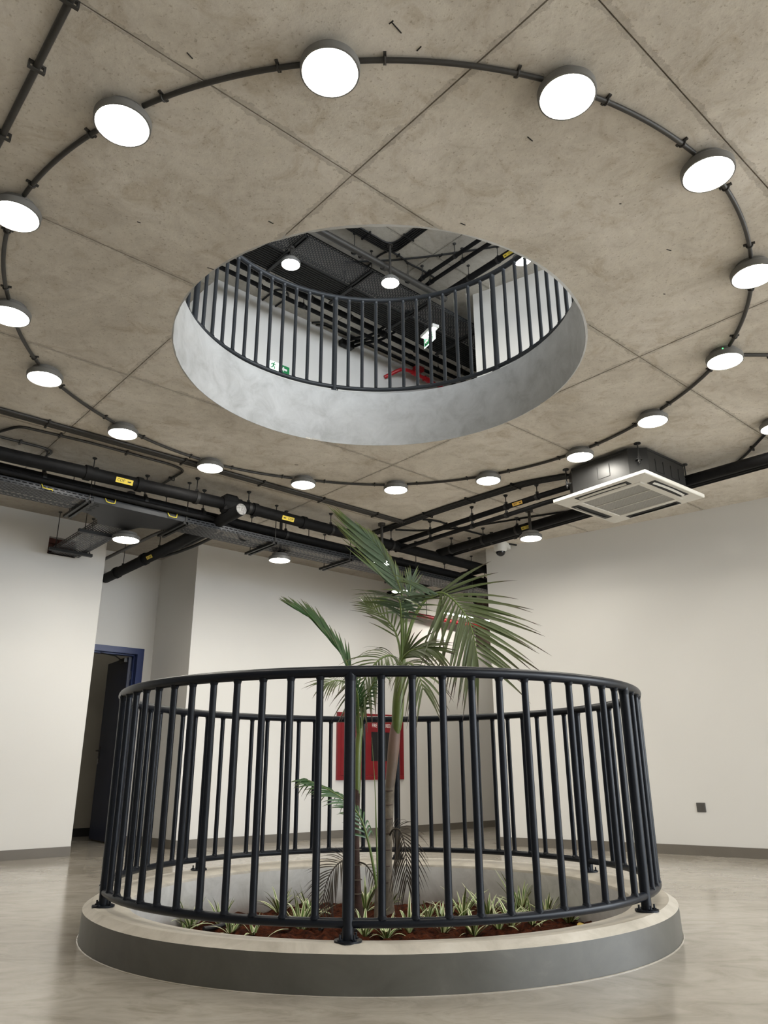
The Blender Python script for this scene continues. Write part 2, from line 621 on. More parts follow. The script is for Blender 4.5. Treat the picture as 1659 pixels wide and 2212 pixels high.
# ================================================================== structure
def holed_plate(name, x0, x1, y0, y1, z0, z1, c, r, mats, seg=128, wob=0.0):
    bm = bmesh.new()
    outer = [bm.verts.new(q) for q in ((x0, y0, z1), (x1, y0, z1), (x1, y1, z1), (x0, y1, z1))]
    inner = [bm.verts.new((c[0] + r * math.cos(2 * PI * i / seg), c[1] + r * math.sin(2 * PI * i / seg), z1)) for i in range(seg)]
    ed = []
    for L in (outer, inner):
        for i in range(len(L)):
            ed.append(bm.edges.new((L[i], L[(i + 1) % len(L)])))
    bmesh.ops.triangle_fill(bm, use_beauty=True, use_dissolve=False, edges=ed)
    for f in list(bm.faces):
        if (f.calc_center_median().xy - Vector(c[:2])).length < r * .9:
            bm.faces.remove(f)
    ext = bmesh.ops.extrude_face_region(bm, geom=list(bm.faces))
    for v in [g for g in ext['geom'] if isinstance(g, bmesh.types.BMVert)]:
        v.co.z = z0
    bmesh.ops.recalc_face_normals(bm, faces=list(bm.faces))
    me = bpy.data.meshes.new(name)
    bm.to_mesh(me); bm.free()
    me.materials.append(mats)
    o = link(name, me)
    o['kind'] = 'structure'
    return o


def struct(mb, name, mats, parent=None, smooth=35):
    o = mb.build(name, mats, parent, smooth, at=Vector((0, 0, 0)) if parent is None else None)
    o['kind'] = 'structure'
    return o


X0, X1, Y0, Y1 = -11.0, 9.0, -9.0, 11.0
floor = holed_plate('floor', X0, X1, Y0, Y1, -.35, 0, (0, 0), 1.36, MT['floor_cement'])
ceiling = holed_plate('ceiling', X0, X1, Y0, Y1, ZC + .012, ZF, HC, HR + .02, MT['slab_concrete'])
mb = MB(); mb.box(((X0 + X1) / 2, (Y0 + Y1) / 2, ZU + .162), (X1 - X0, Y1 - Y0, .3))
ceil_up = struct(mb, 'ceiling_upper', MT['slab_concrete'])
mb = MB(); mb.box((0, 0, -.45), (60, 60, .1))
struct(mb, 'ground', MT['ground_out'])

# formwork panels cast into the slabs: 2.44 x 1.22 m, joints recessed
GAP = .0035


def cutter():
    bm = bmesh.new()
    bmesh.ops.create_cone(bm, cap_ends=True, segments=144, radius1=HR + .004, radius2=HR + .004, depth=2.0)
    me = bpy.data.meshes.new('cut'); bm.to_mesh(me); bm.free()
    o = bpy.data.objects.new('cut', me); COL.objects.link(o)
    o.location = (HC.x, HC.y, ZC)
    return o


cut = cutter()
ui = 0
for i in range(-2, 3):
    for j in range(-4, 5):
        s0, s1 = 1.16 + 2.44 * (i - 1), 1.16 + 2.44 * i
        t0, t1 = -1.283 + 1.22 * (j - 1), -1.283 + 1.22 * j
        c = ST((s0 + s1) / 2, (t0 + t1) / 2, 0)
        if t0 > 4.5 or c.y < -5.5 or abs(c.x) > 6.5: continue
        dz = random.uniform(0, .0012)
        mb = MB().sbox(s0 + GAP, s1 - GAP, t0 + GAP, t1 - GAP, ZC + dz, ZC + .013)
        ds = max(abs(HC.dot(ES) - (s0 + s1) / 2) - 1.22, 0)
        dt = max(abs(HC.dot(ET) - (t0 + t1) / 2) - .61, 0)
        near = math.hypot(ds, dt) < HR + .02
        o = mb.build('panel', MT['ceiling_concrete'], ceiling, smooth=0)
        if near:
            md = o.modifiers.new('b', 'BOOLEAN'); md.operation = 'DIFFERENCE'; md.object = cut; md.solver = 'EXACT'
            dg = bpy.context.evaluated_depsgraph_get()
            nm = bpy.data.meshes.new_from_object(o.evaluated_get(dg), depsgraph=dg)
            o.modifiers.clear()
            o.data = nm
bpy.data.objects.remove(cut)
for i in range(0, 4):
    for j in range(-1, 4):
        s0, s1 = .35 + 2.44 * (i - 1), .35 + 2.44 * i
        t0, t1 = 2.15 + 1.22 * (j - 1), 2.15 + 1.22 * j
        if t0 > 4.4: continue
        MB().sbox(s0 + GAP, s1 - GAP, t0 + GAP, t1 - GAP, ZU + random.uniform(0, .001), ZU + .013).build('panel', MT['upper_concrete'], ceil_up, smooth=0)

# nail and tie-wire stubs left in the concrete
for (px, py, an, L) in ((857, 60, 50, .055), (845, 48, -40, .02), (1145, 300, 42, .035), (455, 580, 30, .035), (585, 480, 42, .03), (410, 120, 60, .03), (1000, 484, 30, .03), (1445, 540, 20, .03), (905, 105, -50, .025), (1435, 635, 10, .012), (300, 480, 30, .018), (640, 1004, 5, .03), (700, 1006, 0, .015), (1340, 440, 0, .01)):
    q = ATZ(px, py, ZC)
    d = Vector((math.cos(R(an)), math.sin(R(an)), 0))
    MB().box(q, (L, .004, .004), (d, Vector((-d.y, d.x, 0)), Vector((0, 0, 1)))).build('wire_stub', MT['print_black'], ceiling, 0)

# skim-coated drum and kerb of the opening
mb = MB()
seg = 160
prof = [(HR + .024, ZC + .004), (HR, ZC - .002), (HR, ZC + .12), (HR, ZC + .3), (HR - .002, 3.81), (HR + .010, 3.8268), (1.60, 3.8268), (1.62, 3.81), (1.62, ZF - .01)]
mb.lathe(prof, seg, HC)
for k in range(seg):
    a = 2 * PI * k / seg
    w = noise.noise(Vector((math.cos(a) * 5, math.sin(a) * 5, .3))) * .006 + noise.noise(Vector((math.cos(a) * 22, math.sin(a) * 22, 1.3))) * .004
    for j, q in ((1, 1.0), (2, .25)):
        v = mb.v[j * seg + k]
        d = (v - HC); d.z = 0; d.normalize()
        v += d * w * q
        if j == 1: v.z += w * .5
struct(mb, 'trim_1', MT['skim_plaster'], smooth=50)

# planter kerb: dark face, chamfered coping, rendered pit wall
mb = MB()
prof = [(1.315, -.34), (1.312, .0), (1.310, .118), (1.316, .132), (1.335, .141), (1.40, .153), (1.485, .157), (1.526, .1317), (1.530, .0), (1.530, -.01)]
mb.lathe(prof, 160, mis=[1, 1, 0, 0, 0, 0, 0, 2, 2])
for v in mb.v:
    a = math.atan2(v.y, v.x)
    if v.z > .1 and v.xy.length > 1.42:
        v.z += .0025 * noise.noise(Vector((math.cos(a) * 3, math.sin(a) * 3, 7)))
kerb = mb.build('planter_kerb', [MT['coping_cement'], MT['pit_render'], MT['kerb_face']], None, 28, at=Vector((0, 0, 0)))
tag(kerb, 'low round cement kerb with dark painted face and pale coping, carrying the railing', 'planter')
mb = MB().tube([(1.533 * math.cos(2 * PI * i / 96), 1.533 * math.sin(2 * PI * i / 96), -.001) for i in range(96)], .005, 6, closed=True)
mb.build('sealant_bead', MT['floor_cement'], kerb)

# soil
bm = bmesh.new()
rings, sg = 90, 260
rows = []
ctr = None
for i in range(rings + 1):
    r = 1.313 * i / rings
    row = []
    for k in range(sg if i else 1):
        a = 2 * PI * k / sg
        x, y = r * math.cos(a), r * math.sin(a)
        z = -.075 - .045 * (r / 1.313) ** 2
        z += .030 * noise.noise(Vector((x * 2.3, y * 2.3, 3))) + .020 * noise.noise(Vector((x * 7, y * 7, 1))) + .030 * noise.noise(Vector((x * 15, y * 15, 2))) + .010 * noise.noise(Vector((x * 41, y * 41, 5)))
        row.append(bm.verts.new((x, y, z)))
    rows.append(row)
for i in range(rings):
    for k in range(sg):
        q = (k + 1) % sg
        if i == 0: bm.faces.new((rows[0][0], rows[1][k], rows[1][q]))
        else: bm.faces.new((rows[i][k], rows[i + 1][k], rows[i + 1][q], rows[i][q]))
me = bpy.data.meshes.new('soil'); bm.to_mesh(me); bm.free()
me.materials.append(MT['red_soil']); finish(me, 60)
soil = link('soil', me)
tag(soil, 'reddish brown garden soil filling the round planter bed', 'soil', kind='stuff')


def soil_z(x, y):
    r = math.hypot(x, y)
    return -.075 - .045 * (r / 1.313) ** 2 + .030 * noise.noise(Vector((x * 2.3, y * 2.3, 3))) + .020 * noise.noise(Vector((x * 7, y * 7, 1)))


# ---- walls
def holed_wall(mb, s0, s1, t0, t1, z0, z1, holes):
    """wall along s with rectangular openings (hs0, hs1, hz0, hz1)"""
    ss = sorted({s0, s1} | {h[0] for h in holes} | {h[1] for h in holes})
    zs = sorted({z0, z1} | {h[2] for h in holes} | {h[3] for h in holes})
    for a, b_ in zip(ss, ss[1:]):
        for c_, d_ in zip(zs, zs[1:]):
            ms, mz = (a + b_) / 2, (c_ + d_) / 2
            if any(h[0] < ms < h[1] and h[2] < mz < h[3] for h in holes): continue
            mb.sbox(a, b_, t0, t1, c_, d_)
    return mb


TL, TB, TD = 4.58, 4.48, 5.46       # left wall, back wall, door wall
SA, SB = -.01, 1.04                 # alcove between them
BR = (-.625, -.335, 2.935, 3.125)   # hole knocked through for the tray
mb = MB(); holed_wall(mb, -9.5, SA, TL, TL + .2, 0, ZC + .02, [BR]); mb.sbox(SA - .12, SA, TL + .2, TD, 0, ZC + .02)
wall_left = struct(mb, 'wall_left', MT['wall_paint'], smooth=0)
mb = MB(); mb.sbox(SB, 9.0, TB, TB + .2, 0, ZC + .02); mb.sbox(SB, SB + .15, TB + .2, TD, 0, ZC + .02)
wall_back = struct(mb, 'wall_back', MT['wall_paint'], smooth=0)
DO = (.0, .905, 0, 2.175)
mb = MB(); holed_wall(mb, -1.2, 2.4, TD, TD + .12, 0, ZC + .02, [DO])
struct(mb, 'wall_alcove', MT['wall_paint'], smooth=0)
mb = MB(); mb.sbox(-1.2, 3.0, 7.0, 7.15, 0, ZC + .02); mb.sbox(-1.35, -1.2, TD, 7.15, 0, ZC + .02); mb.sbox(2.4, 2.55, TD, 7.15, 0, ZC + .02)
struct(mb, 'wall_store', MT['store_wall'], smooth=0)
mb = MB(); mb.sbox(-1.2, 2.4, 6.985, 7.0, 0, .1)
struct(mb, 'baseboard_store', MT['print_black'], smooth=0)

RW = spline([(1.265, 4.314, 0), (1.70, 4.05, 0), (2.15, 3.76, 0), (2.72, 3.37, 0), (3.36, 2.90, 0), (3.93, 2.46, 0), (5.2, 1.42, 0), (FX + .1, .25, 0)], 48)


def offset(path, d):
    out = []
    for i, p in enumerate(path):
        t = path[min(i + 1, len(path) - 1)] - path[max(i - 1, 0)]
        n = Vector((-t.y, t.x, 0)).normalized()
        out.append(p + n * d)
    return out


def strip(path, d0, d1, z0, z1):
    """curved slab between two offsets of a plan curve"""
    a, b_ = offset(path, d0), offset(path, d1)
    mb = MB()
    n = len(a)
    v = []
    for z in (z0, z1):
        v += [Vector((q.x, q.y, z)) for q in a] + [Vector((q.x, q.y, z)) for q in b_]
    f = []
    for i in range(n - 1):
        f += [[i, i + 1, 2 * n + i + 1, 2 * n + i], [n + i + 1, n + i, 3 * n + i, 3 * n + i + 1],
              [2 * n + i, 2 * n + i + 1, 3 * n + i + 1, 3 * n + i], [i + 1, i, n + i, n + i + 1]]
    f += [[n, 0, 2 * n, 3 * n], [n - 1, 2 * n - 1, 4 * n - 1, 3 * n - 1]]
    return mb.add(v, f)


struct(strip(RW, 0, .22, 0, ZC + .02), 'wall_right', MT['wall_paint'], smooth=30)
struct(strip(RW, -.014, 0, 0, .088), 'baseboard_right', MT['baseboard_paint'], smooth=30)
mb = MB(); mb.sbox(3.95, 9.0, 2.20, 2.40, 0, ZC + .02)
struct(mb, 'wall_corridor', MT['wall_paint'], smooth=0)
mb = MB(); mb.sbox(9.0, 9.2, 2.2, 4.68, 0, ZC + .02)
struct(mb, 'wall_end', MT['wall_paint'], smooth=0)
mb = MB(); mb.sbox(5.9, 6.1, 3.12, TB, 2.62, ZC + .02)
struct(mb, 'wall_bulkhead', MT['brown_masonry'], smooth=0)
mb = MB(); mb.sbox(-9.5, SA, TL - .013, TL, 0, .088)
struct(mb, 'baseboard_left', MT['baseboard_paint'], smooth=0)
mb = MB(); mb.sbox(SB - .013, 9.0, TB - .013, TB, 0, .088); mb.sbox(SB - .013, SB, TB, TD, 0, .088); mb.sbox(.905, SB - .013, TD - .013, TD, 0, .088)
struct(mb, 'baseboard_back', MT['baseboard_paint'], smooth=0)

# upper storey repeats the plan
mb = MB(); mb.sbox(-9.5, SA, TL, TL + .2, ZF, ZU + .02)
struct(mb, 'wall_left_upper', MT['wall_paint'], smooth=0)
mb = MB(); mb.sbox(.955, 9.0, 4.40, 4.60, ZF, ZU + .02); mb.sbox(.955, 1.1, 4.6, TD, ZF, ZU + .02); mb.sbox(-1.2, 1.1, TD, TD + .15, ZF, ZU + .02)
struct(mb, 'wall_back_upper', MT['wall_paint'], smooth=0)
struct(strip(RW, 0, .22, ZF, ZU + .02), 'wall_right_upper', MT['wall_paint'], smooth=30)
mb = MB(); mb.sbox(3.95, 9.0, 2.20, 2.40, ZF, ZU + .02); mb.sbox(9.0, 9.2, 2.2, 4.68, ZF, ZU + .02)
struct(mb, 'wall_corridor_upper', MT['wall_paint'], smooth=0)

# rest of the hall behind the camera and the glazed facade on the right
for nm, z0, z1 in (('', 0, ZC + .02), ('_upper', ZF, ZU + .02)):
    mb = MB(); mb.box((-10.1, -5.2, (z0 + z1) / 2), (.2, 7, z1 - z0))
    if not nm: mb.box((-1.7, -8.6, (z0 + z1) / 2), (16.9, .2, z1 - z0))
    else: mb.box((-5.5, -8.6, (z0 + z1) / 2), (9.3, .2, z1 - z0)); mb.box((2.9, -8.6, z0 + .15), (7.5, .2, .3)); mb.box((2.9, -8.6, z1 - .08), (7.5, .2, .16))  # upper front wall left open, unseen, to brighten the storey above
    struct(mb, 'wall_front' + nm, MT['wall_paint'], smooth=0)
    mb = MB(); mb.box((FX + .1, -4.15, z0 + .15), (.2, 8.9, .3)); mb.box((FX + .1, -4.15, z1 - .08), (.2, 8.9, .16))
    struct(mb, 'wall_facade' + nm, MT['wall_paint'], smooth=0)
    mb = MB()
    for k in range(8):
        mb.box((FX + .05, -8.4 + k * 1.22, (z0 + z1) / 2 + .05), (.08, .06, z1 - z0 - .4))
    if nm:
        for k in range(7): mb.box((-.8 + k * 1.2, -8.55, (z0 + z1) / 2 + .05), (.06, .08, z1 - z0 - .4))  # mullions of the added upper front opening
    o = struct(mb, 'window_1' if not nm else 'window_2', MT['alu_frame'], smooth=0)

# bricks showing in the hole of the left wall
mb = MB(); mb.sbox(BR[0], BR[1], TL + .09, TL + .1, BR[2], BR[3])
hole = struct(mb, 'trim_2', MT['brick_red'], smooth=0)
for r_ in range(3):
    for c_ in range(3):
        s0 = BR[0] + (c_ - (.5 if r_ % 2 else 0)) * .115
        a, b_ = max(s0 + .004, BR[0]), min(s0 + .111, BR[1])
        z0 = BR[2] + r_ * .064
        if b_ - a > .02:
            MB().sbox(a, b_, TL + .03 + random.uniform(0, .03), TL + .09, z0 + .004, min(z0 + .06, BR[3]), bev=.006).build('brick', MT['brick_red'], hole)

# ---- door of the alcove: frame, open leaf
door = thing('door_1', ST(.45, TD, 0), None, None)
door['kind'] = 'structure'
fm = MB()
fm.sbox(.845, .925, TD - .015, TD + .13, 0, 2.195); fm.sbox(-.008, .06, TD - .015, TD + .13, 0, 2.195); fm.sbox(.06, .845, TD - .015, TD + .13, 2.125, 2.195)
fm.sbox(.83, .845, TD + .06, TD + .13, 0, 2.125); fm.sbox(.06, .845, TD + .06, TD + .13, 2.11, 2.125)
frame = fm.build('door_frame', MT['frame_navy'], door, 0)
a = R(95)
hd = (-ES * math.cos(a) + ET * math.sin(a)); hn = (ES * math.sin(a) + ET * math.cos(a))
hp = ST(.835, TD + .10, 0)
lw = .80
leaf = MB().box(hp + hd * (lw / 2 + .01) + hn * -.022 + Vector((0, 0, 1.06)), (lw, .044, 2.09), (hd, hn, Vector((0, 0, 1))), bev=.003).build('door_leaf', MT['door_navy'], door, 0)
for zz in (.25, 1.05, 1.88):
    MB().cyl(hp + Vector((0, 0, zz - .05)), hp + Vector((0, 0, zz + .05)), .008).build('hinge', MT['chrome'], leaf)
lp = hp + hd * (lw - .05) + Vector((0, 0, 1.03))
for sg_ in (-1, 1):
    q = lp + hn * (sg_ * .022 - .022)
    hm = MB().cyl(q, q + hn * (sg_ * .045), .009).cyl(q + hn * (sg_ * .045), q + hn * (sg_ * .045) - hd * .12, .009)
    hm.box(q + Vector((0, 0, -.05)), (.035, .006, .20), (hd, hn, Vector((0, 0, 1))))
    hm.build('door_handle', MT['print_black'], leaf)
lk = lp + hd * .03 + Vector((0, 0, -.10))
MB().cyl(lk - hn * .05, lk + hn * .03, .012).build('lock_cylinder', MT['chrome'], leaf)
q = lk - hn * .05
MB().box(q + Vector((0, 0, -.03)), (.02, .004, .06), (hd, hn, Vector((0, 0, 1)))).build('key', MT['chrome'], leaf)
c0 = ST(.42, TD + .05, 2.11); c1 = ST(.62, TD + .11, 2.10); c2 = hp + hd * .18 + Vector((0, 0, 2.07)) - hn * .06
MB().tube([c0, c1, c2], .008, 6).build('door_closer', MT['rod_steel'], door)
MB().box(c2 - hd * .03, (.2, .045, .05), (hd, hn, Vector((0, 0, 1)))).build('closer_body', MT['rod_steel'], door)

# ================================================================== text helper
def text_part(body, size, origin, xdir, ydir, m, parent, name='lettering', depth=.0006, xs=1.0):
    cu = bpy.data.curves.new('txt', 'FONT')
    cu.body = body; cu.size = size; cu.align_x = 'CENTER'; cu.align_y = 'CENTER'; cu.extrude = depth
    cu.resolution_u = 2
    o = bpy.data.objects.new('txt', cu); COL.objects.link(o)
    dg = bpy.context.evaluated_depsgraph_get()
    me = bpy.data.meshes.new_from_object(o.evaluated_get(dg), depsgraph=dg)
    bpy.data.objects.remove(o); bpy.data.curves.remove(cu)
    x, y = xdir.normalized(), ydir.normalized()
    z = x.cross(y)
    org = ORG[parent.name]
    for v in me.vertices:
        v.co = Vector(origin) + x * (v.co.x * xs) + y * v.co.y + z * v.co.z - org
    me.materials.clear(); me.materials.append(m)
    me.name = name
    return link(name, me, parent)


UP = Vector((0, 0, 1))

# ================================================================== railings
def railing(name, c, zk, rr, zb, zt, phase, label, paint='rail_paint'):
    root = thing(name, (c[0], c[1], zk), label, 'railing')
    c = Vector((c[0], c[1], 0))
    ring = lambda r, z, n=120: [c + Vector((r * math.cos(2 * PI * i / n), r * math.sin(2 * PI * i / n), z)) for i in range(n)]
    mr = MT[paint]
    MB().tube(ring(rr, zt), .0232, 16, closed=True).build('top_rail', mr, root, 60)
    MB().tube(ring(rr, zb), .0178, 14, closed=True).build('bottom_rail', mr, root, 60)
    bal = MB().cyl((0, 0, zb), (0, 0, zt), .0148, seg=14)
    bal.lathe([(.0148, zt - .034), (.020, zt - .018)], 14).lathe([(.0198, zb + .013), (.0148, zb + .024)], 14)
    bme = bal.mesh('baluster', mr, Vector((0, 0, 0)), 60)
    pm = MB().cyl((0, 0, zk + .004), (0, 0, zt), .0228, seg=20)
    pm.lathe([(.0228, zt - .04), (.027, zt - .018)], 20)
    pme = pm.mesh('post', mr, Vector((0, 0, 0)), 60)
    plm = MB().lathe([(0, zk - .001), (.052, zk - .001), (.052, zk + .006), (.0, zk + .006)], 28)
    plme = plm.mesh('base_plate', mr, Vector((0, 0, 0)), 40)
    bo = MB().cyl((0, 0, zk + .006), (0, 0, zk + .011), .010, seg=6).cyl((0, 0, zk + .011), (0, 0, zk + .026), .0045, seg=8)
    bome = bo.mesh('bolt', mr, Vector((0, 0, 0)), 40)
    for k in range(72):
        a = phase + 5 * k
        p = c + Vector((rr * math.cos(R(a)), rr * math.sin(R(a)), 0))
        if k % 12 == 0:
            po = link('post', pme, root, p)
            pl = link('base_plate', plme, po, p)
            for q in range(4):
                b = R(a + 45 + 90 * q)
                link('bolt', bome, po, p + Vector((.037 * math.cos(b), .037 * math.sin(b), 0)))
        else:
            link('baluster', bme, root, p)
    return root


railing('planter_railing', (0, 0), .157, 1.4414, .2177, 1.1354, -94.45, 'round black tubular steel railing standing on the planter kerb')
railing('gallery_railing', (HC.x, HC.y), 3.8268, 1.397, 3.888, 4.792, 106.8, 'round dark grey steel railing around the opening on the storey above', 'rail_grey')


# ================================================================== lamps
def lamp(p, zf, ztop, label, group, rad=.105, stem=False, led=False, glow='lamp_glow'):
    """round surface lamp: face at zf, ceiling at ztop"""
    h = .068
    root = thing('ceiling_light', (p.x, p.y, zf), label, 'lamp', group)
    c = Vector((p.x, p.y, 0))
    R1 = rad + .009
    MB().lathe([(rad - .001, zf + .003), (rad + .002, zf - .002), (R1, zf), (R1 + .002, zf + .030), (R1 - .003, zf + .036), (rad * .84, zf + .038), (rad * .82, zf + h), (0, zf + h)], 40, c).build('housing', MT['lamp_housing'], root, 40)
    MB().lathe([(0, zf - .004), (rad * .7, zf - .0028), (rad + .001, zf + .003)], 32, c).build('diffuser', MT[glow], root, 60)
    if stem:
        st_ = MB().cyl(c + UP * (zf + h), c + UP * ztop, .016, seg=14).cyl(c + UP * (ztop - .03), c + UP * ztop, .04, seg=18)
        st_.build('stem', MT['conduit_grey'], root)
    if led:
        d = (CAM - c); d.z = 0; d.normalize()
        MB().lathe([(0, .002), (.004, .001), (.0045, 0)], 10, c + d * (R1 + .002) + UP * (zf + .035), axis=(d.cross(UP), UP, d)).build('status_light', MT['led_green'], root)
    return root


RING = [(-0.168, -2.402), (0.763, -2.287), (1.488, -1.873), (2.029, -1.136), (2.253, -0.244), (2.078, 0.643), (1.689, 1.323), (0.981, 1.858), (0.137, 2.083), (-0.721, 1.937), (-1.491, 1.523), (-2.02, 0.813), (-2.259, -0.063), (-2.149, -0.799), (-1.73, -1.63), (-1.041, -2.16)]
ORDN = ['', 'first', 'second', 'third', 'fourth', 'fifth', 'sixth', 'seventh', 'eighth', 'ninth', 'tenth', 'eleventh', 'twelfth', 'thirteenth', 'fourteenth', 'fifteenth']
for i, q in enumerate(RING):
    lb = 'round glowing ceiling light at the very top of the lamp ring' if i == 0 else f'round ceiling light, {ORDN[i]} clockwise after the topmost lamp of the ring'
    lamp(Vector((q[0], q[1], 0)), 3.265, ZC, lb, 'lamps in the ring around the opening', led=(i == 4))


def saddle(mb, p, d, z, r):
    """pipe clip under the ceiling at p; d is the run direction"""
    n = Vector((-d.y, d.x, 0))
    mb.box(Vector((p.x, p.y, z - .002)), (.012, r * 2 + .034, .010), (d, n, UP))
    mb.tube([Vector((p.x, p.y, z)) + n * (r + .004) * math.cos(t_) + UP * (-r - (r + .004) * math.sin(t_)) for t_ in [PI * k / 8 for k in range(9)]], .004, 6)
    return mb


def ring_conduit():
    for i in range(16):
        a, b = RING[i], RING[(i + 1) % 16]
        pol = lambda q: (math.hypot(q[0] + .01, q[1] + .139), math.atan2(q[1] + .139, q[0] + .01))
        (ra, ta), (rb, tb) = pol(a), pol(b)
        while tb < ta: tb += 2 * PI
        cut_ = .105 / ra
        pts = []
        n = 14
        for k in range(n + 1):
            u = k / n
            t_ = (ta + cut_) * (1 - u) + (tb - cut_) * u
            r_ = ra * (1 - u) + rb * u
            pts.append(Vector((-.01 + r_ * math.cos(t_), -.139 + r_ * math.sin(t_), ZC - .013)))
        nxt = 'the topmost lamp' if i == 0 else f'the {ORDN[i]} lamp clockwise'
        root = thing('ring_conduit', pts[n // 2], f'curved grey conduit of the lamp ring, leaving {nxt}', 'conduit', 'conduit arcs of the lamp ring')
        MB().tube(pts, .0112, 10).build('pipe', MT['conduit_grey'], root, 60)
        for k in (2, n - 2):
            d = (pts[k + 1] - pts[k - 1]).normalized()
            saddle(MB(), pts[k], d, ZC, .0112).build('clip', MT['conduit_grey'], root)


ring_conduit()
OTHER = [((272, 1167), 2.85, 'round pendant lamp by the blue door alcove, under the tray junction', .118),
         ((604, 1211), 2.86, 'round pendant lamp under the cable tray on the back wall', .105),
         ((2.175, 2.461), 2.88, 'round pendant lamp shining through the upright palm frond', .105),
         ((3.286, 3.377), 2.90, 'round pendant lamp deep in the corridor behind the palm crown', .105),
         ((3.026, 1.111), 3.01, 'round pendant lamp beside the air conditioner, near the dome camera', .105)]
for (s_, t_), z_, lb, rd in OTHER:
    lamp(ATZ(s_, t_, z_) if s_ > 100 else ST(s_, t_), z_, ZC, lb, 'pendant lamps', rd, stem=True)
q = ATZ(1676, 926, 3.265)
lamp(q, 3.265, ZC, 'round ceiling light at the far right, above the bend of a conduit', 'pendant lamps')
UPL = [((628, 572), 6.42, 'round lamp upstairs under the wide perforated tray'), ((843, 612), 6.42, 'round lamp upstairs hanging on a stem over the railing'), ((1128, 562), 6.42, 'round lamp upstairs at the right rim of the opening')]
for (px, py), z_, lb in UPL:
    lamp(ATZ(px, py, z_), z_, 6.665 if px == 628 else ZU, lb, 'lamps on the storey above', .105, stem=True)

lamp(ST(.9, 6.3), 3.265, ZC, 'unseen round lamp added to brighten the room behind the blue door', None, glow='store_fill_glow')  # fill lamp out of view, put in to lift the dark room

# linear batten along the corridor
root = thing('batten_light', ST(5.17, 3.97, 2.9), 'narrow linear white lamp in the corridor, seen through the palm frond', 'lamp')
MB().sbox(4.68, 5.66, 3.945, 3.995, 2.91, 2.95).build('housing', MT['camera_white'], root)
MB().sbox(4.70, 5.64, 3.95, 3.99, 2.90, 2.912).build('diffuser', MT['lamp_glow'], root)
for s_ in (4.85, 5.5):
    MB().cyl(ST(s_, 3.97, 2.95), ST(s_, 3.97, ZC), .004, seg=6).build('hanger', MT['rod_steel'], root)

# ================================================================== services
def hanger(parent, s_, t_, z_, r, ztop, mid=None):
    """threaded rod with ceiling cap and a clamp ring around a pipe"""
    p = ST(s_, t_)
    mb = MB().cyl(p + UP * (z_ + r), p + UP * ztop, .0045, seg=6)
    mb.lathe([(0, ztop - .022), (.010, ztop - .02), (.022, ztop - .006), (.022, ztop)], 12, p)
    mb.box(p + UP * (z_ + r + .012), (.026, .026, .02))
    if mid: mb.box(p + UP * mid, (.02, .02, .014))
    mb.build('hanger', MT['rod_steel'], parent)


def clamp(parent, p, d, r, w=.03, m='conduit_black'):
    d = d.normalized()
    MB().cyl(p - d * w / 2, p + d * w / 2, r + .006, seg=16).build('clamp', MT[m], parent)


def pipe(name, pts, r, label, cat='pipe', m='pipe_wrap', group=None, hang=(), ztop=ZC, rad=.08, joints=(), seg=14):
    """pts in (s, t, z)"""
    P = rounded([ST(*q) for q in pts], rad)
    mid = P[len(P) // 2]
    root = thing(name, mid, label, cat, group)
    MB().tube(P, r, seg).build('pipe', MT[m], root, 60)
    for (s_, t_, z_) in hang:
        hanger(root, s_, t_, z_, r, ztop)
        d = (ST(*pts[1]) - ST(*pts[0]))
        clamp(root, ST(s_, t_, z_), d, r)
    for (q, d) in joints:
        dd = ES if d == 's' else ET
        clamp(root, ST(*q), dd, r + .004, .05, m)
    return root


def conduits(name, paths, r, label, m='conduit_black', clips=(), ztop=ZC, group=None, rad=.07):
    """a clipped group of parallel conduits that forms one run; paths in (s, t) on the ceiling"""
    P0 = [ST(q[0], q[1], ztop - r - .001) for q in paths[0]]
    root = thing(name, sum(P0, Vector()) / len(P0), label, 'conduit', group)
    for pa in paths:
        MB().tube(rounded([ST(q[0], q[1], ztop - r - .001) for q in pa], rad), r, 10).build('pipe', MT[m], root, 60)
    n = len(paths)
    for (s_, t_, ax) in clips:
        d = ES if ax == 's' else ET
        w = Vector((-d.y, d.x, 0))
        width = 2 * r * n * 1.2 + .03
        mb = MB().box(ST(s_, t_, ztop - .004), (.014, width, .008), (d, w, UP))
        mb.box(ST(s_, t_, ztop - 2 * r - .004), (.014, width, .005), (d, w, UP))
        for e in (-1, 1):
            mb.box(ST(s_, t_, ztop - r - .003) + w * (e * (width / 2 - .004)), (.014, .008, 2 * r), (d, w, UP))
        mb.build('clip', MT[m], root)
    return root


def flow_label(parent, origin, xdir, ydir, body, m='label_yellow', L=.15, Hh=.038, arrow=1):
    """yellow marker wrapped on a pipe with letters and a flow arrow"""
    x, y = xdir.normalized(), ydir.normalized()
    z = x.cross(y)
    o = Vector(origin)
    pl = MB().box(o, (L, Hh, .002), (x, y, z)).build('flow_label', MT[m], parent, 0)
    text_part(body, Hh * .78, o + z * .0014 - x * (arrow * L * .2), x, y, MT['print_black'], pl)
    q = o + z * .002 + x * (arrow * L * .3)
    ah = MB()
    tip = q + x * (arrow * L * .12); tl = q - x * (arrow * L * .12)
    th = Hh * .10
    ah.add([tl - y * th, tl + y * th, q + y * th, q + y * th * 1.9, tip, q - y * th * 1.9, q - y * th], [[0, 6, 5, 4, 3, 2, 1][::-1]])
    ah.build('arrow', MT['print_black'], pl, 0)


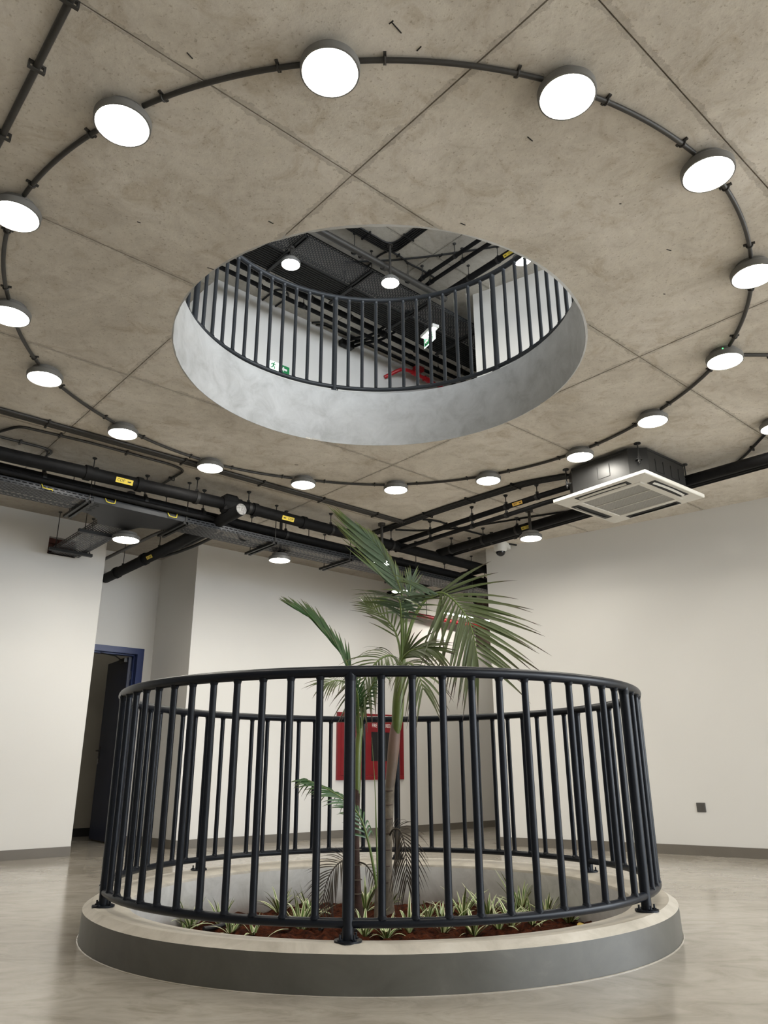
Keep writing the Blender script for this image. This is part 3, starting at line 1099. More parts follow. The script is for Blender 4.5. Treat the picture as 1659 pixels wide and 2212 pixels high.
# ---- main insulated drain along the hall
cdp = pipe('drain_pipe', [(-6.5, 2.56, 3.10), (-1.6, 2.56, 3.105), (.30, 2.56, 3.15)], .055, 'thick black insulated pipe with a yellow label, left of the capped stub', hang=[(-2.6, 2.56, 3.10), (-.0, 2.56, 3.14)], joints=[((-1.0, 2.56, 3.12), 's'), ((-.55, 2.56, 3.13), 's')])
vv = (CAM - ST(-.63, 2.56, 3.135)); nn = (vv - ES * vv.dot(ES)).normalized()
flow_label(cdp, ST(-.70, 2.56, 3.128) + nn * .0575, ES, nn.cross(ES), 'CDP', L=.15, Hh=.045)
cdp2 = pipe('drain_pipe', [(.42, 2.56, 3.165), (1.5, 2.56, 3.155), (8.4, 2.56, 3.13)], .055, 'thick black insulated pipe running from the capped stub towards the corridor', hang=[(.55, 2.56, 3.165), (1.55, 2.56, 3.155), (2.4, 2.56, 3.15)], joints=[((.62, 2.56, 3.164), 's'), ((1.2, 2.56, 3.157), 's')])
flow_label(cdp2, ST(.98, 2.56, 3.159) + nn * .0575, ES, nn.cross(ES), 'CDP', L=.14, Hh=.042, arrow=-1)
# junction collar and capped stub that crosses to the alcove
st_ = pipe('branch_pipe', [(.36, 2.36, 3.055), (.33, 3.0, 3.01), (.34, 3.6, 3.0), (.345, 5.44, 2.99)], .058, 'black insulated pipe with foil-capped end, slanting down to the door alcove', joints=[((.338, 4.35, 2.997), 't'), ((.34, 5.1, 2.992), 't')])
MB().lathe([(0, .004), (.05, .003), (.056, -.002)], 20, ST(.36, 2.358, 3.055), axis=(ES, UP, -ET)).build('end_cap', MT['foil'], st_, 40)
hanger(st_, .345, 4.95, 2.992, .058, ZC); hanger(st_, .34, 4.0, 2.998, .058, ZC)
va = (CAM - ST(.34, 4.2, 3.0)); na = (va - ET * va.dot(ET)).normalized()
flow_label(st_, ST(.34, 4.12, 2.997) + na * .062, -ET, na.cross(-ET), 'CDP', L=.13, Hh=.035, arrow=-1)
tee = MB().sbox(.27, .42, 2.50, 2.62, 3.06, 3.24, bev=.02).cyl(ST(.26, 2.56, 3.15), ST(.46, 2.56, 3.165), .064, seg=18)
tag(tee.build('pipe_tee', MT['pipe_wrap']), 'black taped tee joint behind the foil-capped pipe stub', 'pipe fitting')
# smaller lines beside the drain
pipe('refrigerant_pipe', [(-6.5, 2.80, 3.08), (-.2, 2.80, 3.08), (8.2, 2.80, 3.06)], .042, 'black lagged pipe just behind the thick labelled drain pipe', hang=[(-1.27, 2.80, 3.08), (-.38, 2.80, 3.08), (.2, 2.8, 3.08), (1.15, 2.80, 3.075), (2.1, 2.8, 3.07)])
pipe('refrigerant_pipe', [(-6.5, 2.93, 3.05), (1.1, 2.93, 3.05), (8.2, 2.93, 3.03)], .030, 'thinner black lagged pipe between the tray and the drain pipe', hang=[(-.8, 2.93, 3.05), (.65, 2.93, 3.05)])
pipe('refrigerant_pipe', [(-6.5, 3.02, 3.13), (2.0, 3.02, 3.12), (8.2, 3.02, 3.10)], .026, 'slim black lagged pipe running highest behind the perforated tray', hang=[(-.3, 3.02, 3.13), (1.6, 3.02, 3.12)])
pipe('refrigerant_pipe', [(-6.5, 2.70, 3.02), (.1, 2.70, 3.02), (.24, 2.72, 3.04), (.7, 2.86, 3.0), (1.8, 2.88, 3.0), (8.2, 2.88, 2.98)], .022, 'wavy thin black pipe sagging beside the thick drain pipe', rad=.12)
pipe('drop_cable', [(.62, 2.82, 3.05), (.60, 2.82, 2.98), (.66, 2.86, 2.93), (.78, 2.9, 2.96)], .008, 'loose black cable hanging in a loop right of the pipe tee', cat='cable', m='conduit_black', rad=.05)
for k, lb in enumerate(('nearer', 'farther')):
    pipe('condensate_pipe', [(.43 + .075 * k, 2.95, 3.0), (.44 + .07 * k, 3.5, 2.995), (.42 + .07 * k, 3.9, 3.0), (.415 + .07 * k, 4.2 + .05 * k, 3.03)], .016, f'thin black pipe ending beside the slanting labelled pipe, {lb} to it'.replace('nearer to', 'the nearer to').replace('farther to', 'the farther from'), rad=.1, m='conduit_black')
pipe('condensate_pipe', [(.12, 3.15, 3.03), (.10, 3.6, 3.06), (.1, 4.9, 3.07)], .018, 'thin grey pipe end behind the slanting pipe, near the pendant lamp', rad=.1, m='conduit_grey')

# ---- perforated tray with brackets
def tray(name, s0, s1, t0, t1, z, label, brackets, ztop, axis='s', lip=.05, m='tray_perforated'):
    c = ST((s0 + s1) / 2, (t0 + t1) / 2, z)
    root = thing(name, c, label, 'cable tray')
    def quad(mb, pts, uv): mb.add(pts, [[0, 1, 2, 3]], [uv])
    mb = MB()
    a, b = (s0, s1), (t0, t1)
    quad(mb, [ST(s0, t0, z), ST(s0, t1, z), ST(s1, t1, z), ST(s1, t0, z)], [(q, w) if axis == 's' else (w, q) for q, w in ((s0, t0), (s0, t1), (s1, t1), (s1, t0))])
    mb.build('tray_bed', MT[m], root, 0)
    sides = MB()
    if axis == 's':
        for t_ in (t0, t1):
            e = .012 if t_ == t0 else -.012
            sd = MB(); quad(sd, [ST(s0, t_, z), ST(s1, t_, z), ST(s1, t_, z + lip), ST(s0, t_, z + lip)], [(s0, 0.003), (s1, .003), (s1, .003 + lip), (s0, .003 + lip)])
            sd.build('tray_side', MT[m], root, 0)
            MB().sbox(s0, s1, t_ - .002, t_ + .002, z - .001, z + .006).sbox(s0, s1, min(t_, t_ + e), max(t_, t_ + e), z + lip - .002, z + lip).build('tray_lip', MT['tray_steel'], root, 0)
    else:
        for s_ in (s0, s1):
            e = .012 if s_ == s0 else -.012
            sd = MB(); quad(sd, [ST(s_, t0, z), ST(s_, t1, z), ST(s_, t1, z + lip), ST(s_, t0, z + lip)], [(t0, .003), (t1, .003), (t1, .003 + lip), (t0, .003 + lip)])
            sd.build('tray_side', MT[m], root, 0)
            MB().sbox(s_ - .002, s_ + .002, t0, t1, z - .001, z + .006).sbox(min(s_, s_ + e), max(s_, s_ + e), t0, t1, z + lip - .002, z + lip).build('tray_lip', MT['tray_steel'], root, 0)
    for q in brackets:
        if axis == 's': bk = MB().sbox(q - .035, q - .012, t0 - .03, t1 + .2, z - .026, z - .002).sbox(q + .012, q + .035, t0 - .03, t1 + .2, z - .026, z - .002).sbox(q - .012, q + .012, t0 - .03, t1 + .2, z - .006, z - .002); ends = [(q, t0 - .012), (q, t1 + .15)]
        else: bk = MB().sbox(s0 - .08, s1 + .06, q - .02, q + .02, z - .032, z - .002); ends = [(s0 - .02, q), (s1 + .03, q)]
        bo = bk.build('bracket', MT['conduit_black'], root, 0)
        for (a_, b_) in ends:
            p = ST(a_, b_)
            r_ = MB().cyl(p + UP * (z - .03), p + UP * ztop, .0045, seg=6).cyl(p + UP * (z), p + UP * (z + .012), .009, seg=6)
            r_.lathe([(0, ztop - .02), (.02, ztop - .006), (.02, ztop)], 12, p)
            r_.build('threaded_rod', MT['rod_steel'], root)
    return root


ZT = 2.945
tr1 = tray('cable_tray', -6.5, -.86, 2.73, 3.04, ZT, 'perforated dark cable tray at the far left, before its tee junction', [-2.8, -1.85, -.90], ZC)
tr2 = tray('cable_tray', .02, 8.0, 2.73, 3.04, ZT, 'perforated dark cable tray running right from the junction into the corridor', [.0, .975, 1.945, 2.93, 3.9, 4.9, 5.9], ZC)
# cables lying in the left tray
for k in range(4):
    MB().tube([ST(-6.5, 2.78 + .05 * k, ZT + .014), ST(-2.2, 2.77 + .05 * k + .02, ZT + .014), ST(-1.0, 2.76 + .05 * k, ZT + .014)], .011, 8).build('cable', MT['print_black'], tr1, 60)
# tee junction plate
tee = thing('tray_tee', ST(-.42, 2.95, ZT), 'solid dark grey tee piece joining the three cable tray runs', 'cable tray')
mb = MB()
pl = [(-.86, 2.73), (.02, 2.73), (.02, 3.04), (-.10, 3.10), (-.25, 3.16), (-.30, 3.30), (-.60, 3.30), (-.66, 3.16), (-.76, 3.08), (-.86, 3.04)]
w_ = [ST(q[0], q[1]) for q in pl]
mb.prism([(q.x, q.y) for q in w_], ZT - .0005, ZT + .002)
mb.build('junction_plate', MT['tray_plate'], tee, 0)
mb = MB().sbox(-.86, .02, 2.728, 2.732, ZT, ZT + .05)
mb.build('tray_side', MT['tray_plate'], tee, 0)
for k in range(6):
    MB().box(ST(-.82 + .016 * (k % 2), 2.78 + .04 * k, ZT - .002), (.05, .008, .002), (ES, ET, UP)).build('slot', MT['slot_black'], tee, 0)
tray('cable_tray', -.60, -.30, 3.30, 4.62, ZT, 'short perforated tray branch entering the brick hole in the left wall', [3.55, 4.35], ZC, axis='t')
# yellow ties hooked on the tray
for k, (s_, t_) in enumerate(((-1.25, 2.73), (-.72, 2.728), (-.14, 2.728))):
    q = ST(s_, t_, ZT + .03)
    side = -ET
    mb = MB().tube([q + side * .004 + ES * -.045 + UP * .02, q + side * .02 + ES * -.035 - UP * .012, q + side * .025 - UP * .018, q + side * .02 + ES * .035 - UP * .012, q + side * .008 + ES * .045 + UP * (.03 - .05 * (k == 0))], .0045, 6)
    tag(mb.build('cable_tie', MT['tie_yellow']), ['bent yellow tie on the far left tray side', 'bent yellow tie at the left end of the tee piece', 'bent yellow tie at the right end of the tee piece'][k], 'cable tie', 'yellow ties on the tray')

# ---- conduits on the ceiling
cr = .0125
conduits('ceiling_conduit', [[(-6, 2.225 + .032 * k), (2.30 + .0 * k, 2.225 + .032 * k)] for k in range(3)], cr, 'three parallel dark conduits running straight along the ceiling past the lamp ring', 'conduit_grey', [(s_, 2.257, 's') for s_ in (-2.6, -1.45, -.3, .5, 1.2, 1.9)])
conduits('ceiling_conduit', [[(2.27 + .03 * k, 2.75), (2.27 + .03 * k + .01, 1.6), (2.34 + .03 * k, .66), (2.42 + .03 * k, .44), (2.50 + .03 * k, .26)] for k in range(4)], .0125, 'four parallel black conduits bending towards the air conditioner', 'conduit_black', [(2.325, 1.9, 't'), (2.33, 1.3, 't'), (2.37, .75, 't')], rad=.16)
conduits('ceiling_conduit', [[(-2.2, 3.0), (-1.72, 2.74), (-1.60, 2.45), (-1.04, 2.40), (-.33, 2.40), (-.19, 2.45), (-.19, 2.95)]], .011, 'single conduit bent back in a long loop above the left pipes', 'conduit_grey', [(-1.3, 2.41, 's'), (-.75, 2.40, 's'), (-.19, 2.7, 't')])
conduits('ceiling_conduit', [[(-2.2, 2.80), (-1.68, 2.76), (-1.31, 2.755), (-1.23, 2.79), (-1.24, 3.0)]], .011, 'short conduit loop at the left margin, nearest the drain pipe', 'conduit_grey', [(-1.5, 2.755, 's')])
conduits('ceiling_conduit', [[(-2.0, 2.95), (-1.72, 2.80), (-1.74, 2.5), (-2.2, 2.2)]], .011, 'conduit elbow at the far left edge above the pipes', 'conduit_grey')
conduits('ceiling_conduit', [[(-2.558, -3.2), (-2.558, 2.2)]], .0145, 'straight grey conduit crossing the upper left corner of the ceiling', 'conduit_grey', [(-2.558, t_, 't') for t_ in (-1.28, -.93, -.50, .3, 1.2)])
conduits('ceiling_conduit', [[(2.42, 2.51), (2.63, 2.38), (2.92, 2.02), (3.10, 1.565), (3.24, 1.175), (3.40, .80), (3.55, .1)]], .010, 'thin conduit curving across the ceiling behind the labelled pipes', 'conduit_black', [(2.92, 2.02, 't'), (3.17, 1.37, 't')])
conduits('ceiling_conduit', [[(2.40, 2.05), (2.55, 1.98), (3.0, 2.02), (3.44, 1.99), (3.75, 2.06), (3.98, 2.0)]], .010, 'thin conduit running towards the dome camera', 'conduit_black', [(2.7, 2.0, 's'), (3.44, 1.99, 's')])
conduits('ceiling_conduit', [[(3.56, -.1), (3.55, -.38), (3.44, -.86), (3.30, -1.02), (2.98, -1.33)]], .011, 'single bent conduit right of the air conditioner', 'conduit_black', [(3.52, -.5, 't'), (3.2, -1.12, 't')])
p1 = RING[4]
q = Vector((p1[0], p1[1], 0))
conduits('ceiling_conduit', [[(q.dot(ES) + .09, q.dot(ET) - .06), (q.dot(ES) + .6, q.dot(ET) - .5)]], .0112, 'short conduit leaving the ring lamp with the green dot to the right', 'conduit_grey', [(q.dot(ES) + .25, q.dot(ET) - .2, 's')])

# ---- pipes crossing to the air conditioner
rf = pipe('refrigerant_pipe', [(2.52, 2.62, 3.21), (2.52, .62, 3.21), (2.56, .24, 3.22)], .027, 'upper of the two labelled pipes leading to the air conditioner', hang=[(2.52, 2.06, 3.21), (2.52, 1.45, 3.21), (2.52, 1.0, 3.21), (2.52, .62, 3.21)])
pipe('refrigerant_pipe', [(2.52, 2.62, 3.125), (2.52, .75, 3.125), (2.55, .55, 3.14), (2.58, .24, 3.14)], .022, 'lower of the two pipes leading to the air conditioner', hang=[(2.52, 2.06, 3.125), (2.52, 1.45, 3.125), (2.52, 1.0, 3.125)])
vr = (CAM - ST(2.52, .85, 3.2)); nr = (vr - ET * vr.dot(ET)).normalized()
flow_label(rf, ST(2.52, .84, 3.21) + nr * .030, -ET, nr.cross(-ET), 'RFP', 'label_orange', .12, .032)
c3 = pipe('drain_pipe', [(3.144, 2.56, 3.195), (3.144, -.3, 3.19), (3.144, -3.5, 3.14)], .046, 'black insulated pipe with a yellow label passing behind the air conditioner', hang=[(3.144, 2.34, 3.195), (3.144, 1.85, 3.195), (3.144, 1.37, 3.195)])
vr = (CAM - ST(3.144, 1.2, 3.2)); nr = (vr - ET * vr.dot(ET)).normalized()
flow_label(c3, ST(3.144, 1.22, 3.194) + nr * .050, -ET, nr.cross(-ET), 'CDP', 'label_yellow', .12, .034, arrow=-1)
for k in range(3):
    pipe('refrigerant_pipe', [(3.30 + .045 * k, 2.7, 3.225), (3.30 + .045 * k, -.3, 3.215), (3.29 + .045 * k, -3.5, 3.17)], .019, ['first', 'second', 'third'][k] + ' thin black pipe behind the labelled pipe beside the pendant lamp', hang=[(3.30 + .045 * k, 2.2 - .3 * k, 3.22)])
# dark lines filling the corridor mouth
for k, (s_, z_, r_) in enumerate(((4.05, 3.17, .04), (4.35, 3.10, .05))):
    pipe('cross_pipe', [(s_, 2.42, z_), (s_, 4.46, z_)], r_, ['nearer', 'farther'][k] + ' black pipe crossing the corridor mouth under the ceiling', hang=[(s_, 2.9, z_), (s_, 3.6, z_)])
for k, (s_, t_) in enumerate(((4.55, 3.3), (4.2, 3.15))):
    pipe('cross_pipe', [(s_, t_, 3.15), (s_ + .03, t_, 3.02), (s_ + .1, t_ + .05, 2.95)], .03, ['right', 'left'][k] + ' short black pipe dropping into the corridor tray', rad=.04)
# red sprinkler main in the corridor
root = thing('sprinkler_pipe', ST(5.0, 4.2, 2.86), 'red fire pipe in the corridor behind the palm', 'pipe')
MB().tube([ST(4.30, 4.30, 2.90), ST(4.9, 4.25, 2.88), ST(7.5, 4.2, 2.86)], .03, 14).build('pipe', MT['cabinet_red'], root, 60)
MB().cyl(ST(4.82, 4.255, 2.884), ST(4.92, 4.25, 2.88), .042, seg=14).build('coupling', MT['cabinet_red'], root)
MB().tube([ST(5.3, 4.23, 2.87), ST(5.3, 4.23, 2.68), ST(5.15, 4.2, 2.66)], .022, 10).build('branch', MT['cabinet_red'], root)
for s_ in (4.6, 6.0): MB().cyl(ST(s_, 4.25, 2.9), ST(s_, 4.25, ZC), .0045, seg=6).build('hanger', MT['rod_steel'], root)

# ---- air conditioner
ac = thing('air_conditioner', (2.188, 1.707, 3.013), 'square white ceiling cassette air conditioner with black body, right of the lamp ring', 'air conditioner')
AX = Vector((math.cos(R(39.6)), math.sin(R(39.6)), 0)); AY = Vector((-AX.y, AX.x, 0))
AC = Vector((2.188, 1.707, 0))
P_ = lambda x, y, z: AC + AX * x + AY * y + UP * z
hw = .462
# panel ring with a recessed centre
mb = MB()
def sq(h, z, ch=0.0): return [P_(-h, -h, z), P_(h, -h, z), P_(h, h, z), P_(-h, h, z)]
lv = [sq(hw, 3.045), sq(hw, 3.018), sq(hw - .006, 3.013), sq(.335, 3.009), sq(.325, 3.005), sq(.285, 3.005), sq(.280, 3.012)]
base = len(mb.v)
v = [q for L in lv for q in L]
f = []
for i in range(len(lv) - 1):
    for k in range(4):
        f.append([i * 4 + k, i * 4 + (k + 1) % 4, (i + 1) * 4 + (k + 1) % 4, (i + 1) * 4 + k][::-1])
f.append([0, 1, 2, 3])
mb.add(v, f)
panel = mb.build('panel', MT['ac_white'], ac, 0)
g = MB(); g.add(sq(.283, 3.010), [[3, 2, 1, 0]], [[(-.283, -.283), (-.283, .283), (.283, .283), (.283, -.283)]])
gr = g.build('intake_grille', MT['grille_mesh'], panel, 0)
MB().add(sq(.284, 3.03), [[3, 2, 1, 0]]).build('filter', MT['socket_grey'], panel, 0)
for e in (-1, 1):
    MB().box(P_(e * .095, 0, 3.0085), (.008, .566, .005), (AX, AY, UP)).build('grille_bar', MT['ac_white'], gr, 0)
for k in range(4):
    c_, s_ = math.cos(PI / 2 * k), math.sin(PI / 2 * k)
    dx = AX * c_ + AY * s_; dy = AX * -s_ + AY * c_
    o = AC + dx * .385
    sl = MB().box(o + UP * 3.0095, (.078, .52, .004), (dx, dy, UP)).build('outlet_slot', MT['slot_black'], panel, 0)
    fl = MB()
    n = 8
    pts = []
    for i in range(n + 1):
        u = -1 + 2 * i / n
        y_ = u * .235
        x_ = .006 + .012 * (1 - u * u)
        pts.append((o + dx * (x_ + .012) + dy * y_ + UP * 3.005, o + dx * (x_ - .008) + dy * y_ + UP * 2.996))
    vv_ = [q for pr in pts for q in pr]
    fl.add(vv_ + [q + UP * .004 for q in vv_], [[2 * i, 2 * i + 2, 2 * i + 3, 2 * i + 1] for i in range(n)] + [[2 * n + 2 + 2 * i + 1, 2 * n + 2 + 2 * i + 3, 2 * n + 2 + 2 * i + 2, 2 * n + 2 + 2 * i] for i in range(n)])
    fl.build('air_flap', MT['ac_white'], panel, 40)
# black body with chamfered corners
h2, ch = .40, .115
poly = [(-h2 + ch, -h2), (h2 - ch, -h2), (h2, -h2 + ch), (h2, h2 - ch), (h2 - ch, h2), (-h2 + ch, h2), (-h2, h2 - ch), (-h2, -h2 + ch)]
body = MB().prism([(P_(x, y, 0).x, P_(x, y, 0).y) for x, y in poly], 3.04, 3.305).build('body', MT['ac_body'], ac, 0)
for k in range(4):
    c_, s_ = math.cos(PI / 2 * k), math.sin(PI / 2 * k)
    dx = AX * c_ + AY * s_; dy = AX * -s_ + AY * c_
    for e in ((-.12, .12) if k in (1, 3) else (.04,)):
        o = AC + dx * (h2 + .001) + dy * e + UP * 3.175
        kb = MB()
        for (yy, zz, wy, wz) in ((-.06, 0, .004, .11), (.06, 0, .004, .11), (0, -.055, .12, .004)):
            kb.box(o + dy * yy + UP * zz, (.006, wy, wz), (dx, dy, UP))
        kb.build('knockout', MT['slot_black'], body, 0)
    o = AC + dx * (h2 + .0005) + UP * 3.285
    MB().box(o, (.006, .57, .008), (dx, dy, UP)).build('seam', MT['slot_black'], body, 0)
    # hanging bracket on each chamfer
    dg_ = (dx + dy).normalized()
    o = AC + dg_ * .52
    hb = MB().cyl(o + UP * 3.15, o + UP * ZC, .006, seg=8).lathe([(0, ZC - .012), (.028, ZC - .008), (.028, ZC)], 14, o)
    hb.box(o - dg_ * .015 + UP * 3.19, (.05, .05, .006), (dg_, Vector((-dg_.y, dg_.x, 0)), UP)).cyl(o + UP * 3.165, o + UP * 3.215, .011, seg=6)
    hb.build('hanger', MT['rod_steel'], ac)
# ---- security dome camera on the right wall
dp = AT(1081, 1184, 3.98)
dome = thing('security_camera', dp, 'white dome security camera high on the right wall near the corner', 'camera')
c = Vector((dp.x, dp.y, 0)); z_ = dp.z
Q = 1.45
lt = lambda pr: [(r_ * Q, z_ + h_ * Q) for r_, h_ in pr]
MB().lathe(lt([(0, .05), (.040, .05), (.052, .045), (.054, .01), (.050, -.02), (.044, -.028), (0, -.028)]), 28, c).build('housing', MT['camera_white'], dome, 40)
MB().lathe(lt([(.038, -.026), (.037, -.042), (.028, -.058), (.012, -.067), (0, -.069)]), 24, c).build('dome', MT['camera_glass'], dome, 60)
MB().lathe(lt([(.045, -.026), (.042, -.034), (.036, -.030)]), 24, c).build('ring', MT['camera_white'], dome, 60)
wn = Vector((.53, .85, 0)).normalized()
MB().box(c + wn * .09 + UP * (z_ + .05), (.17, .12, .07), (wn, Vector((-wn.y, wn.x, 0)), UP), bev=.008).build('wall_mount', MT['camera_white'], dome, 30)


# ---- socket outlet on the right wall
def on_wall(px, py):
    r_ = ray(px, py)
    best = None
    for a_, b_ in zip(RW, RW[1:]):
        d = b_ - a_
        n = Vector((-d.y, d.x, 0))
        k = (a_ - CAM).dot(n) / r_.dot(n)
        p = CAM + r_ * k
        u = (p - a_).dot(d) / d.dot(d)
        if -.001 <= u <= 1.001: best = (p, d.normalized(), n.normalized())
    return best


p, d, n = on_wall(1515, 1744)
so = thing('wall_socket', p, 'square dark grey socket outlet low on the curved right wall', 'socket')
MB().box(p - n * .005, (.083, .010, .083), (d, n, UP), bev=.003).build('plate', MT['socket_grey'], so, 30)
ax = (d, UP, -n)
MB().lathe([(.021, .0105), (.0205, .004), (0, .003)], 24, p, axis=ax).build('socket_well', MT['print_black'], so, 40)
MB().lathe([(.024, .010), (.024, .0125), (.021, .0125), (.021, .010)], 24, p, axis=ax).build('socket_rim', MT['socket_grey'], so, 40)
for e in (-1, 1):
    MB().lathe([(0, .0062), (.0025, .006), (.0025, .004)], 8, p + d * (.009 * e), axis=ax).build('pin_hole', MT['slot_black'], so)

# ---- fire hose reel cabinet on the back wall
fc = thing('fire_cabinet', ST(3.73, TB, .668), 'red fire hose reel cabinet on the back wall behind the palm stems', 'cabinet')
s0, s1, z0, z1 = 3.16, 4.297, .668, 1.497
tf = TB - .03
fr = MB().sbox(s0, s1, TB - .022, TB, z0, z1)
for a_ in ((s0, s1, z1 - .05, z1), (s0, s1, z0, z0 + .05), (s0, s0 + .05, z0 + .05, z1 - .05), (s1 - .05, s1, z0 + .05, z1 - .05)):
    fr.sbox(a_[0], a_[1], tf - .006, TB - .02, a_[2], a_[3], bev=.002)
fr.build('cabinet_frame', MT['cabinet_red'], fc, 0)
dl = MB().sbox(s0 + .055, 3.60, tf - .002, TB - .02, z0 + .055, z1 - .055, bev=.003).build('door_panel', MT['cabinet_red'], fc, 0)
drm = MB()
wn_ = (3.72, 4.10, .90, 1.265)
for a_ in ((3.61, wn_[0], z0 + .055, z1 - .055), (wn_[1], s1 - .055, z0 + .055, z1 - .055), (wn_[0], wn_[1], z0 + .055, wn_[2]), (wn_[0], wn_[1], wn_[3], z1 - .055)):
    drm.sbox(a_[0], a_[1], tf - .002, TB - .02, a_[2], a_[3])
dr = drm.build('cabinet_door', MT['cabinet_red'], fc, 0)
MB().sbox(wn_[0], wn_[1], tf + .006, tf + .009, wn_[2], wn_[3]).build('glass', MT['glass_dark'], dr, 0)
text_part('FIRE HOSE REEL', .068, ST(3.90, tf - .0035, 1.345), ES, UP, MT['print_white'], dr, xs=.72)
for zz, hh in ((1.115, .055), (1.02, .05)):
    MB().sbox(3.855, 3.885, tf - .02, tf - .002, zz - hh / 2, zz + hh / 2, bev=.004).build('latch', MT['chrome'], dr, 30)
for zz in (.80, 1.1, 1.38):
    MB().cyl(ST(3.605, tf - .006, zz - .03), ST(3.605, tf - .006, zz + .03), .006, seg=8).build('hinge', MT['chrome'], dr)

# ================================================================== storey above, seen through the opening
tu = tray('cable_tray', -2.0, 8.0, 2.62, 3.00, 6.70, 'wide perforated tray upstairs, seen through the round opening', [.15, 1.15, 2.15, 3.15, 4.15, 5.15], ZU, lip=.06)
root = thing('cable_bundle', ST(3.0, 3.22, 6.70), 'flat bundle of ribbed black cables beside the tray upstairs', 'cable')
for k in range(11):
    t_ = 3.03 + .037 * k
    MB().tube([ST(-2.0, t_, 6.70), ST(8.0, t_, 6.70)], .015, 8).build('cable', MT['conduit_black'], root, 60)
for s_ in (.15, 1.15, 2.15, 3.15, 4.15, 5.15):
    MB().sbox(s_ - .02, s_ + .02, 3.0, 3.47, 6.66, 6.684).build('bracket', MT['conduit_black'], root, 0)
    MB().cyl(ST(s_, 3.45, 6.66), ST(s_, 3.45, ZU), .0045, seg=6).build('threaded_rod', MT['rod_steel'], root)
pipe('drain_pipe', [(-1.5, 2.50, 6.74), (3.1, 2.46, 6.74), (3.32, 2.46, 6.74)], .042, 'dark grey pipe upstairs parallel to the perforated tray', m='conduit_grey', hang=[(1.78, 2.495, 6.74), (2.66, 2.48, 6.74), (.9, 2.5, 6.74)], ztop=ZU, joints=[((1.9, 2.49, 6.74), 's'), ((2.25, 2.48, 6.74), 's')])
conduits('ceiling_conduit', [[(-1.5, 2.36 + .028 * k), (2.26 + .03 * k, 2.36 + .028 * k), (2.26 + .03 * k, .6)] for k in range(5)], .0118, 'bundle of black conduits upstairs turning a right angle', 'conduit_black', [(1.9, 2.416, 's'), (2.32, 2.1, 't')], ztop=ZU, rad=.14)
for k, s_ in enumerate((2.84, 2.98)):
    pipe('refrigerant_pipe', [(s_, .3, 6.81), (s_, 2.42 + .05 * k, 6.81), (s_ + .02, 2.55, 6.80)], .026, ['left', 'right'][k] + ' of two parallel black pipes upstairs running to the lamp on a stem', hang=[(s_, 1.82, 6.81), (s_, 2.40, 6.81)], ztop=ZU)
cu = pipe('drain_pipe', [(3.29, .2, 6.80), (3.29, 2.46, 6.80)], .042, 'black pipe with a yellow label at the right rim of the opening upstairs', hang=[(3.29, 1.51, 6.80), (3.29, 2.0, 6.80)], ztop=ZU)
vr = (CAM - ST(3.29, 1.36, 6.8)); nr = (vr - ET * vr.dot(ET)).normalized()
flow_label(cu, ST(3.29, 1.32, 6.80) + nr * .0465, -ET, nr.cross(-ET), 'CDP', 'label_yellow', .15, .04, arrow=-1)
conduits('ceiling_conduit', [[(2.02, 2.986), (2.47, 2.55), (2.777, 2.18), (3.024, 1.85), (3.27, 1.50), (3.6, 1.0)]], .012, 'straight thin conduit upstairs crossing the ceiling diagonally', 'conduit_black', [(2.3, 2.72, 's'), (2.86, 2.08, 's')], ztop=ZU)
conduits('ceiling_conduit', [[(2.30, 2.44), (2.53, 2.435), (2.64, 2.47), (2.87, 2.45), (3.14, 2.46), (3.19, 2.53), (3.16, 2.75)]], .012, 'wavy conduit upstairs looping around the lamp stem', 'conduit_black', [(2.45, 2.437, 's'), (2.98, 2.455, 's')], ztop=ZU, rad=.05)
conduits('ceiling_conduit', [[(2.30, 2.45), (2.265, 2.60), (2.29, 2.79), (2.31, 2.95)]], .012, 'short conduit upstairs dropping behind the dark grey pipe', 'conduit_black', [(2.275, 2.68, 't')], ztop=ZU, rad=.05)
wp1 = pipe('refrigerant_pipe', [(-1.0, 3.72, 6.82), (5.2, 3.73, 6.82), (8.0, 3.73, 6.80)], .042, 'thicker black pipe upstairs along the wall behind the railing', hang=[(1.09, 3.72, 6.82), (1.45, 3.72, 6.82), (2.02, 3.72, 6.82), (2.71, 3.72, 6.82), (3.34, 3.73, 6.82), (4.3, 3.73, 6.82), (5.0, 3.73, 6.82)], ztop=ZU, joints=[((1.35, 3.72, 6.82), 's'), ((4.0, 3.73, 6.82), 's')])
pipe('refrigerant_pipe', [(-1.0, 3.86, 6.76), (5.2, 3.86, 6.76), (8.0, 3.86, 6.74)], .030, 'thinner black pipe upstairs below the thicker one along the wall', hang=[(2.0, 3.86, 6.76), (3.3, 3.86, 6.76), (4.6, 3.86, 6.76)], ztop=ZU, joints=[((1.3, 3.86, 6.76), 's'), ((1.95, 3.86, 6.76), 's'), ((4.0, 3.86, 6.76), 's')])
pipe('refrigerant_pipe', [(-1.0, 3.60, 6.86), (5.2, 3.60, 6.86)], .022, 'slim black pipe upstairs highest of the lines along the wall', ztop=ZU)
for k, s_ in enumerate((3.25, 3.35, 3.45)):
    pipe('branch_pipe', [(s_, 3.1, 6.84), (s_, 3.9, 6.85), (s_ - .1, 4.25, 6.9), (s_ - .15, 4.39, 6.9)], .020, ['left', 'middle', 'right'][k] + ' of three black branches upstairs crossing to the wall top', ztop=ZU)
conduits('ceiling_conduit', [[(2.52, 4.39), (2.62, 4.28), (8.0, 4.28)], [(2.60, 4.39), (2.68, 4.32), (8.0, 4.32)]], .013, 'pair of black conduits upstairs hugging the top of the wall', 'conduit_black', [(2.9, 4.30, 's'), (3.3, 4.3, 's')], ztop=ZU, rad=.06)
